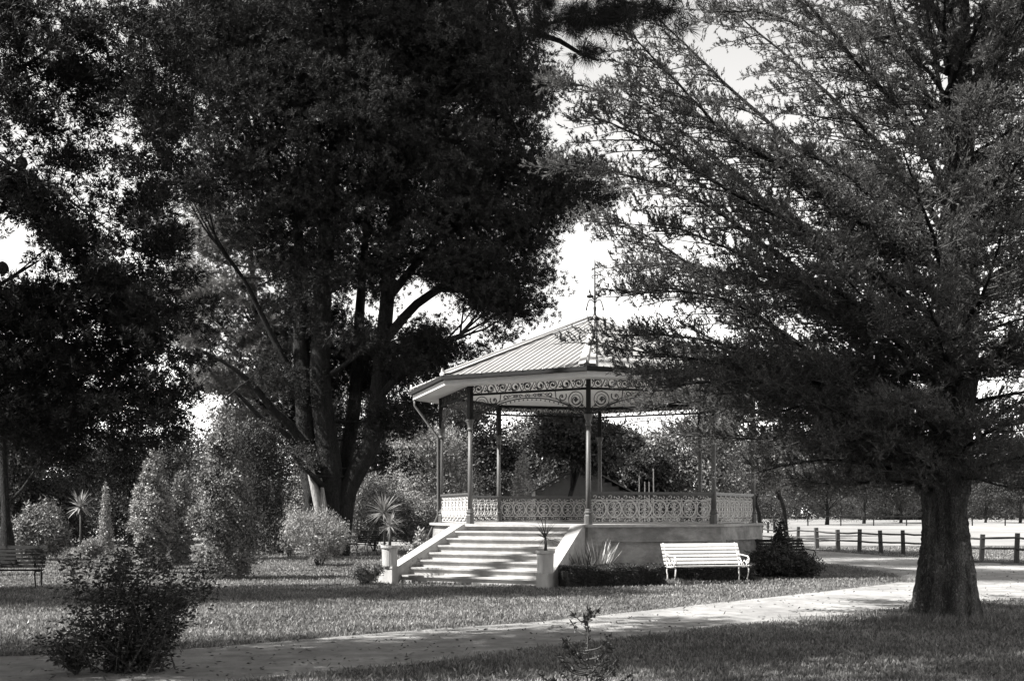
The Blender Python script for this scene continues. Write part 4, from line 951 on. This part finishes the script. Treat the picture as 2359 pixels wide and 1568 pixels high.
def sunlit_pine():  # added tree; its pale needles stand in for sunlit foliage
    Yt = 46.5; bx = XP(640, Yt); t = thing('pine_tree', 'added pine with feathery tufts paled as if sunlit, left of the huge dark trunks', 'tree', (bx, Yt, 0)); off = np.array([bx, Yt, 0]); mb = MB()
    P = resample([(0, 0, -.2), (-.1, 0, 3), (-.5, 0, 6.5), (-.9, 0, 10), (-1.2, 0, 13.5)], .6); mb.tube(P, list(np.linspace(.26, .06, len(P))), 9); part(mb, 'trunk', M['bark'], t)
    def lb(px, py, Yd, rx, rz, ry=1.6): return (np.array(W(px, py, Yd))-off, (rx, ry, rz))
    lobes = [lb(470, 560, 45, 1.4, 1.), lb(560, 540, 45, 1.6, .8), lb(650, 590, 45.5, 1.2, 1.), lb(440, 660, 45, 1.1, 1.), lb(520, 680, 45, 1.6, 1.2), lb(600, 700, 46, 1.3, .9), lb(450, 770, 45, 1.2, .9), lb(540, 800, 45, 1.9, 1.), lb(640, 790, 46, 1.3, 1.), lb(500, 870, 45, 1.4, .7), lb(600, 890, 45.5, 1.6, .7), lb(680, 700, 46.5, 1., 1.4), lb(560, 960, 45.5, 1.5, .5), lb(480, 480, 45, 1., .8)]
    pads = pads_in(lobes, 330, (.4, .8), 12); mb = MB(); limbs_to(pads, [tuple(p) for p in P[5:]], 70, mb, 6, .05); part(mb, 'branches', M['bark'], t)
    Q, _ = pads_foliage(pads, 90, 18, .17, .024); o = link('needles', quads_mesh('needles', Q, None), M['pine_lit']); o.parent = t
sunlit_pine()

def left_pine():
    Yt = 23.; bx = -12.6
    t = thing('pine_tree', 'black shadowed pine leaning in from the left edge with sky showing through', 'tree', (bx, Yt, 0))
    off = np.array([bx, Yt, 0]); mb = MB()
    P = resample([(0, 0, -.2), (.1, 0, 3), (.2, .1, 7), (.1, 0, 11), (0, 0, 15)], .7); mb.tube(P, list(np.linspace(.42, .08, len(P))), 12); part(mb, 'trunk', M['bark'], t)
    def lb(px, py, Yd, rx, rz, ry=1.8): return (np.array(W(px, py, Yd))-off, (rx, ry, rz))
    lobes = [lb(60, 100, 22.3, 1., .9), lb(30, 200, 22.3, .7, .6), lb(90, 290, 22.3, .6, .7), lb(200, 260, 22.3, .5, .9), lb(200, 560, 22.3, 1.2, .9), lb(90, 500, 22.3, .7, .5), lb(20, 450, 22.3, .6, .4), lb(80, 700, 22.3, 1.2, .5), lb(300, 420, 22.3, .8, .9), lb(60, 820, 22.5, 1.9, 2., 2), lb(250, 850, 22.5, 1.6, 1.7, 2), lb(370, 930, 22.5, 1.0, 1.15, 1.5), lb(180, 680, 22.5, 1.4, .8, 1.8), lb(330, 700, 22.5, 1.2, .9, 1.5), lb(100, 990, 22.5, 1.6, .8, 1.8), lb(300, 1000, 22.5, 1.2, .6, 1.3),
             lb(90, 60, 22, 1.6, .7), lb(330, 60, 22, 1.7, .9), lb(150, 180, 22, .5, .5), lb(330, 300, 22.3, .9, 1.2), lb(230, 450, 22.5, .6, .8), lb(360, 500, 22.5, .8, .9), lb(120, 330, 22.5, .35, .7), lb(60, 430, 22.5, .8, .35), lb(150, 560, 22.4, .7, .45), lb(380, 180, 22.4, .9, 1.1), lb(40, 620, 22.4, .5, .25),
             lb(120, 800, 22.5, 2.6, 1.6), lb(400, 780, 22.5, .9, 1.3), lb(60, 250, 22.5, 1., 1.2), lb(220, 180, 22.5, 1.3, 1.3), lb(380, 330, 22.5, .8, 1.6), lb(200, 380, 22.4, .8, 1.), lb(80, 480, 22.4, .9, .6), lb(300, 600, 22.5, 1.4, .9), lb(-200, 500, 22, 2.5, 5, 3), lb(-300, 900, 23, 2.5, 2.5, 3)]
    holes = [(12, 138, 30), (141, 54, 16), (129, 165, 18), (108, 210, 22), (144, 270, 34), (168, 325, 26), (258, 258, 28), (258, 318, 22), (270, 415, 30), (325, 349, 22), (36, 343, 42),
             (180, 445, 30), (228, 481, 26), (18, 555, 48), (114, 577, 24), (156, 646, 14), (42, 631, 28), (295, 120, 16), (12, 258, 22), (20, 500, 30), (262, 560, 10)]
    hp = [(np.array(W(a, b_, 22.4))-off, r*22.4/F) for a, b_, r in holes]
    def gap(c):
        return any((c[0]-h_[0])**2+(c[2]-h_[2])**2 < (r*.8+.16)**2 for h_, r in hp)
    pads = pads_in(lobes, 1500, (.25, .45), 8, gap)
    frm = [tuple(p) for p in P[3:]]; mb = MB(); limbs_to(pads, frm, 16, mb, 2, .022)
    for pts in ([(-160, 240, 22.5), (0, 362, 22.3), (130, 440, 22.2), (250, 530, 22.1)], [(-160, 760, 22.4), (0, 655, 22.2), (90, 600, 22)], [(-100, 250, 23), (60, 150, 22), (200, 60, 22)]):
        PP = resample([np.array(W(*p))-off for p in pts], .3); mb.tube(PP, list(np.linspace(.07, .015, len(PP))), 6)
    part(mb, 'branches', M['bark'], t)
    Q, _ = pads_foliage(pads, 170, 12, .13, .022)
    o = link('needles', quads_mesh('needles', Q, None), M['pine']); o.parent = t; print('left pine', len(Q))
    for (a, b_) in ((50, 375), (6, 617)):
        c = np.array(W(a, b_, 22.25))-off; mb = MB(); mb.lathe(c, [(.02, -.14), (.085, -.09), (.12, -.01), (.1, .06), (.05, .11), (.01, .13)], 10); part(mb, 'pine_cone', M['cone'], t)
left_pine()

def overhead_pine():
    Yt = 8.; bx = -6.3
    t = thing('pine_tree', 'near pine whose long-needled dark branch hangs in at the top centre', 'tree', (bx, Yt, 0))
    off = np.array([bx, Yt, 0]); mb = MB()
    P = resample([(0, 0, -.2), (0, .1, 4), (.2, 0, 9), (.1, 0, 15)], .6); mb.tube(P, list(np.linspace(.38, .1, len(P))), 12); part(mb, 'trunk', M['bark'], t)
    mb = MB(); Yb = 11.
    arms = [[(0, .1, 6.2)]+[tuple(np.array(W(x, y, Yb))-off) for x, y in ((700, -220), (1000, -130), (1150, -30), (1195, 60), (1200, 110), (1225, 75), (1300, 45), (1400, 50))],
            [tuple(np.array(W(x, y, Yb))-off) for x, y in ((1150, -60), (1300, -40), (1420, 0), (1500, 20))],
            [tuple(np.array(W(x, y, Yb))-off) for x, y in ((1230, 75), (1290, 95), (1340, 125), (1380, 140))]]
    tw = []
    for a in arms:
        PP = resample(a, .15); mb.tube(PP, list(np.linspace(.075 if len(a) > 5 else .03, .012, len(PP))), 8)
    part(mb, 'branches', M['bark'], t)
    tc = []
    for px, py, sx, sy, n in ((1330, 40, 45, 25, 60), (1250, 60, 30, 22, 22), (1420, 30, 50, 30, 60), (1500, 20, 60, 20, 40), (1360, 120, 25, 12, 16), (1240, 10, 30, 18, 18), (1560, 50, 30, 15, 8)):
        for i in range(n): tc.append(np.array(W(px+random.gauss(0, sx*.6), py+random.gauss(0, sy*.6), Yb+random.gauss(0, .35)))-off)
    tc = np.array(tc); T = len(tc); ax = unit(rng.normal(size=(T, 3))*.5+np.array([.3, 0, -.35])); nd = unit(ax[:, None]*.6+rng.normal(size=(T, 55, 3))*.55)
    Q = blades(np.repeat(tc, 55, 0), nd.reshape(-1, 3), rng.uniform(.12, .2, T*55), .004, .3)
    # the crown above and left, outside the frame, with some lobes added to deepen the foreground shade
    lobes = [((1., -1., 13), (4.5, 4., 2.6)), ((-1, 4.5, 11.5), (3.5, 3.6, 2.)), ((3, 2., 15), (3.6, 3.6, 2)), ((6, 1, 11.8), (3.6, 4, 1.4)), ((10, 0, 12.6), (3.6, 4, 1.4)), ((7, -6, 11), (5, 4, 1.5)), ((2.5, 4.6, 13), (3.5, 2.4, 1.8))]
    pads = pads_in(lobes, 560, (.6, 1.), 5); Q2, _ = pads_foliage(pads, 55, 9, .22, .04)
    o = link('needles', quads_mesh('needles', np.concatenate([Q, Q2]), None), M['pine']); o.parent = t
overhead_pine()

# unseen trees; the lower left ones cast the lawn bands, others added to block light
def shade_tree(x, y, z0, z1, r, seed, label):
    t = thing('pine_tree', label, 'tree', (x, y, 0)); mb = MB(); mb.tube([(0, 0, -.2), (0, 0, z1)], [.35, .06], 10); part(mb, 'trunk', M['bark'], t)
    n = 5; lobes = [((0, 0, z0+(z1-z0)*(i+.5)/n), (r*(1-.12*i), r*(1-.12*i), (z1-z0)/n*.8)) for i in range(n)]
    pads = pads_in(lobes, int(24*r*(z1-z0)/4), (.6, 1.1), seed); Q, _ = pads_foliage(pads, 34, 9, .25, .045)
    o = link('needles', quads_mesh('needles', Q, None), M['pine']); o.parent = t
SHADE = [(-19.5, 19.3, 4., 19., 3.0, 11), (-11.5, 11.0, 2.0, 21., 3.6, 12), (-11., 1.5, 2., 23., 4.8, 13), (-4., -6., 3., 18., 4.5, 14), (8., -9., 2., 17., 5., 15), (17., 2., 2., 16., 5., 16), (-18., 22.5, 36., 44., 3.9, 17), (-18., 29.5, 36., 44., 3.9, 18), (-18., 37., 36., 44., 3.9, 19)]  # highest crowns added to shade the drive, those behind and right to cut sky
for i, a in enumerate(SHADE):
    shade_tree(*a, ['pine beyond the left edge shading the lawn in front of the steps', 'pine beyond the left edge shading the near end of the path', 'tall pine left of the camera shading the bottom corner', 'unseen pine added behind the camera to cut the sky light', 'unseen dense pine added behind the camera on the right to cut the sky light', 'unseen dense pine added beyond the right edge to cut the sky light', 'unseen tall pine added to shade the drive, nearest of three in a row', 'unseen tall pine added to shade the drive, middle of three in a row', 'unseen tall pine added to shade the drive, farthest of three in a row'][i])

# ---------------------------------------------------------------- background trees
def bg_tree(name, px, Y, h, w, m, label, trunk_h=None, nleaf=26000, L=.16, Wd=.07, lean=0., seed=0, group='background trees', n=9):
    random.seed(100+seed)
    t = thing(name, label, 'tree', put(px, Y), 0, group); th = trunk_h if trunk_h is not None else h*.3
    lobes = []
    for i in range(n):
        a = random.uniform(0, 2*PI); s = random.random(); zz = th+(h-th)*(.15+.75*s); rr = w*.5*(1-.45*s)*random.uniform(.3, .75)
        lobes.append(((math.cos(a)*rr+lean, math.sin(a)*rr*.8, zz), (w*random.uniform(.18, .3), w*random.uniform(.18, .3), (h-th)*random.uniform(.12, .22))))
    lobes.append(((lean, 0, (h+th)/2), (w*.33, w*.33, (h-th)*.42)))
    ns = nleaf//len(lobes); Q = np.concatenate([leaf_cloud(ns, c, r, L, Wd, .35, .1, .35) for c, r in lobes])
    o = link('crown', quads_mesh('crown', Q, None), M[m]); o.parent = t
    mb = MB(); mb.tube([(0, 0, -.2), (lean*.3+.1, 0, th*.6), (lean*.8, 0, th*1.1), (lean, 0, h*.7)], [.04*h*.6, .03*h*.6, .022*h*.6, .03], 8)
    for i in range(5):
        c = lobes[i][0]; mb.tube([(lean*.6, 0, th*.8), (c[0]*.5+lean*.3, c[1]*.5, (th+c[2])/2), c], [.06, .045, .02], 5)
    part(mb, 'trunk', M['bark'], t)
    return t
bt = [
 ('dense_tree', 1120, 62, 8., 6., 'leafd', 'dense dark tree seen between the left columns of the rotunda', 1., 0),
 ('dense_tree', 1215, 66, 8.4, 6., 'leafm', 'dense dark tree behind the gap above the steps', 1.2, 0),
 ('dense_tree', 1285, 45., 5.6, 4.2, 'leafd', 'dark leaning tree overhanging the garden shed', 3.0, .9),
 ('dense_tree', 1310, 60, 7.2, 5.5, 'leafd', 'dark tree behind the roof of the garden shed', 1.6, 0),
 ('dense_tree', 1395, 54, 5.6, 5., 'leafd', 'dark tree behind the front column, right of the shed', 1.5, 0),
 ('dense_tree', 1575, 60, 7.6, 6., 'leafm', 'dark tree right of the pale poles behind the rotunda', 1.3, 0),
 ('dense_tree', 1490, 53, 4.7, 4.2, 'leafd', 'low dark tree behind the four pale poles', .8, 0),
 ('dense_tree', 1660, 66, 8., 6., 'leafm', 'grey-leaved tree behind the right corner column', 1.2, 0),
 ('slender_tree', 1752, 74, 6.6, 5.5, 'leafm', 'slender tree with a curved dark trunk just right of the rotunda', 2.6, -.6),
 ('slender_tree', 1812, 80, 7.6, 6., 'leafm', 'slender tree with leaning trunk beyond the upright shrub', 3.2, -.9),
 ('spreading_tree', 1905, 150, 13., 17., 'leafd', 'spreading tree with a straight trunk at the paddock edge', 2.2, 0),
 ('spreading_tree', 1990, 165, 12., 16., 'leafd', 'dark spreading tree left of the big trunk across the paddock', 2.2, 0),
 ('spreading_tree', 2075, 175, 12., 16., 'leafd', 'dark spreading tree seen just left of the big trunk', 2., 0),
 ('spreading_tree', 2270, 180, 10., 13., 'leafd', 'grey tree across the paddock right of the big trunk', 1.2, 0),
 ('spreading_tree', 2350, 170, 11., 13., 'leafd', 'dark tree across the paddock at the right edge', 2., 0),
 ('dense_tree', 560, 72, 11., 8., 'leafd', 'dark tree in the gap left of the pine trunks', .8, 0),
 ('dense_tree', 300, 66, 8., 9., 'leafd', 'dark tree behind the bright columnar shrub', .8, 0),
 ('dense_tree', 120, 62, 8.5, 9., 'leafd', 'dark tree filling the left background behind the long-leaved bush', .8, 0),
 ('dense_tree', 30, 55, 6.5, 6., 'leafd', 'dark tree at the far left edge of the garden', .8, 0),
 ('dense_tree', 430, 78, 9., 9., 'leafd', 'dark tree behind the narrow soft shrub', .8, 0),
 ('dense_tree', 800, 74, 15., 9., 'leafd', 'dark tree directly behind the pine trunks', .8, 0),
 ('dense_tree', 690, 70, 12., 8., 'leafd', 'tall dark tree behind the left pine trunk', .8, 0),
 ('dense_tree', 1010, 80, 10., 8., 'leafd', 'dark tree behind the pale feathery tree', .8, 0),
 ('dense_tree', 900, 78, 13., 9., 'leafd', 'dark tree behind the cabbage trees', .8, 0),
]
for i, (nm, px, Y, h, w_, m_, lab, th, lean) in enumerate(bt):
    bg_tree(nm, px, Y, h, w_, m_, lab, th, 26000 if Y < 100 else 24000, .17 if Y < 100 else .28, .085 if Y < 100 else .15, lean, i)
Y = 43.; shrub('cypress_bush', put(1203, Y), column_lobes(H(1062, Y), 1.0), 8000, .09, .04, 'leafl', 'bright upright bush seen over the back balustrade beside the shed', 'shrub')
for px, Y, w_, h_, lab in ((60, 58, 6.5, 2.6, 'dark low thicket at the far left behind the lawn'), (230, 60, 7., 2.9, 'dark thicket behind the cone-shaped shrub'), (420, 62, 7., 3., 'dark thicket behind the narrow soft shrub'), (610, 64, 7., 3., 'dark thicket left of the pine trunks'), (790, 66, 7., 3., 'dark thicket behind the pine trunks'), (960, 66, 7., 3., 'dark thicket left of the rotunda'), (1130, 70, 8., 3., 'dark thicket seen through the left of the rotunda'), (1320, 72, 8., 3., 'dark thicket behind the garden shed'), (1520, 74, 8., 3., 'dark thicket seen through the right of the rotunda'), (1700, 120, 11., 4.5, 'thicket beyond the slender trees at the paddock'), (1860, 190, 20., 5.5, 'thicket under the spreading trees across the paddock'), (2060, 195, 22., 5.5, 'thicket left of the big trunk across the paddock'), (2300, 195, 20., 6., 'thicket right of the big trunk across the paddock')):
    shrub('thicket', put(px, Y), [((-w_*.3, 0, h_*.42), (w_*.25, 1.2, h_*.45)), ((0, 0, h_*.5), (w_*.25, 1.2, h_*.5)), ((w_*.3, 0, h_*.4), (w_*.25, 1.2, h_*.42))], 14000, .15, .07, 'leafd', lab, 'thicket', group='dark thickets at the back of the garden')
# far wood
def far_wood():
    Q = []
    for i in range(90):
        Y = random.uniform(230, 330); x = random.uniform(-140, 170); h = random.uniform(9, 20)
        Q.append(leaf_cloud(3000, (x, Y, h*.45), (h*.6, h*.4, h*.5), .9, .6, .6, .1, .4))
    o = link('distant_wood', quads_mesh('distant_wood', np.concatenate(Q), None), M['leafd']); o['kind'] = 'stuff'; tag(o, 'distant belt of trees beyond the paddock', 'woodland')
far_wood()
# trunk seen at the far left
t = thing('pine_tree', 'thin dark trunk with a flared foot at the far left edge', 'tree', put(14, 36)); mb = MB()
mb.tube([(0, 0, -.1), (.0, 0, .25), (.02, 0, .9), (0, 0, 1.5), (-.1, 0, 3.5), (0, 0, 6.)], [.42, .3, .22, .13, .13, .06], 10); mb.tube([(0, 0, 1.9), (.5, 0, 2.4), (1., .1, 3.2)], [.07, .05, .02], 6); part(mb, 'trunk', M['bark'], t)
pads = pads_in([((0, 0, 5.), (2.2, 1.6, 1.6)), ((1.6, 0, 4.2), (1.6, 1.3, 1.))], 60, (.4, .8), 31); Q, _ = pads_foliage(pads, 90, 10, .16, .03)
o = link('needles', quads_mesh('needles', Q, None), M['pine']); o.parent = t

# ---------------------------------------------------------------- foreground plants
def sapling():
    Y0 = 12.2; t = thing('leafy_sapling', 'loose leafy sapling in the shaded left foreground', 'shrub', put(305, Y0))
    mb = MB(); C, D = [], []
    for i in range(58):
        a = random.uniform(0, 2*PI); L = random.uniform(.5, 1.1) ; e = random.choice((random.uniform(.0, .9), random.uniform(.2, 1.45)))
        tip = np.array([math.cos(a)*L*math.cos(e)*.95, math.sin(a)*L*.6*math.cos(e), .25+L*math.sin(e)*1.35]); b0 = np.array([random.gauss(0, .15), random.gauss(0, .1), 0])
        P = resample([tuple(b0), tuple(b0+(tip-b0)*.5+rng.normal(size=3)*.09), tuple(tip), tuple(tip+np.array([math.cos(a)*.12, 0, -.03]))], .05)
        mb.tube(P, list(np.linspace(.009, .0025, len(P))), 4)
        for q in P[3:]:
            for s_ in range(3):
                c0 = q+rng.normal(size=3)*.05
                for s2 in range(3): C.append(c0+rng.normal(size=3)*.02); D.append(unit(np.array([random.gauss(0, 1), random.gauss(0, 1), random.gauss(.1, .4)])))
    part(mb, 'stems', M['twig'], t); C, D = np.array(C), np.array(D)
    C[:, 2] = np.maximum(C[:, 2], .03)
    o = link('foliage', quads_mesh('foliage', blades(C, D, rng.uniform(.035, .075, len(C)), .024), None), M['leafd']); o.parent = t
sapling()
def sapling2(px, Y0, n, h, label):
    t = thing('leafy_sapling', label, 'shrub', put(px, Y0)); mb = MB(); C, D = [], []
    for i in range(n):
        a = random.uniform(0, 2*PI); L = random.uniform(.4, 1.)*h; e = random.uniform(.4, 1.4)
        tip = np.array([math.cos(a)*L*math.cos(e), math.sin(a)*L*math.cos(e), L*math.sin(e)])
        P = resample([(0, 0, 0), tuple(tip*.5+np.array([0, 0, .04])), tuple(tip)], .06); mb.tube(P, list(np.linspace(.009, .003, len(P))), 4)
        for q in P[2:]:
            for s in range(4): C.append(q); D.append(unit(rng.normal(size=3)*np.array([1, 1, .5])))
    part(mb, 'stems', M['twig'], t); C, D = np.array(C), np.array(D)
    o = link('foliage', quads_mesh('foliage', blades(C, D, rng.uniform(.05, .09, len(C)), .03), None), M['leafd']); o.parent = t
sapling2(175, 12.0, 26, .6, 'lower leafy sapling at the bottom left corner')
def sprout():
    Y0 = 10.6; t = thing('young_shrub', 'small dark young shrub with upturned shoots at the bottom edge before the path', 'plant', put(1352, Y0))
    mb = MB(); z1 = H(1402, Y0); C, D, Ln = [], [], []
    sh = [((.01, 0, z1), 0)]
    for i in range(46):
        z = z1-.06-random.random()**.8*(z1+.1); a = random.uniform(0, 2*PI); L = .07+(z1-z)*random.uniform(.25, .5)
        sh.append(((math.cos(a)*L, math.sin(a)*L, z+L*.35), max(0., z-L*.25)))
    for tip, zb in sh:
        P = resample([(random.gauss(0, .01), 0, zb), (tip[0]*.55, tip[1]*.55, zb+(tip[2]-zb)*.25), tip], .03); mb.tube(P, list(np.linspace(.009, .004, len(P))), 5)
        for k, q in enumerate(P[max(1, len(P)//2):]):
            for j in range(3): C.append(q); D.append(unit((P[-1]-P[-2])*25+rng.normal(size=3)*.8)); Ln.append(random.uniform(.03, .06))
        for j in range(7): C.append(P[-1]); D.append(unit((P[-1]-P[-2])*25+rng.normal(size=3)*.6)); Ln.append(random.uniform(.04, .075))
    part(mb, 'stems', M['twig'], t)
    C, D = np.array(C), np.array(D); C[:, 2] = np.maximum(C[:, 2], .02); o = link('leaves', quads_mesh('leaves', blades(C, D, np.array(Ln), .02), None), M['leafd']); o.parent = t
sprout()
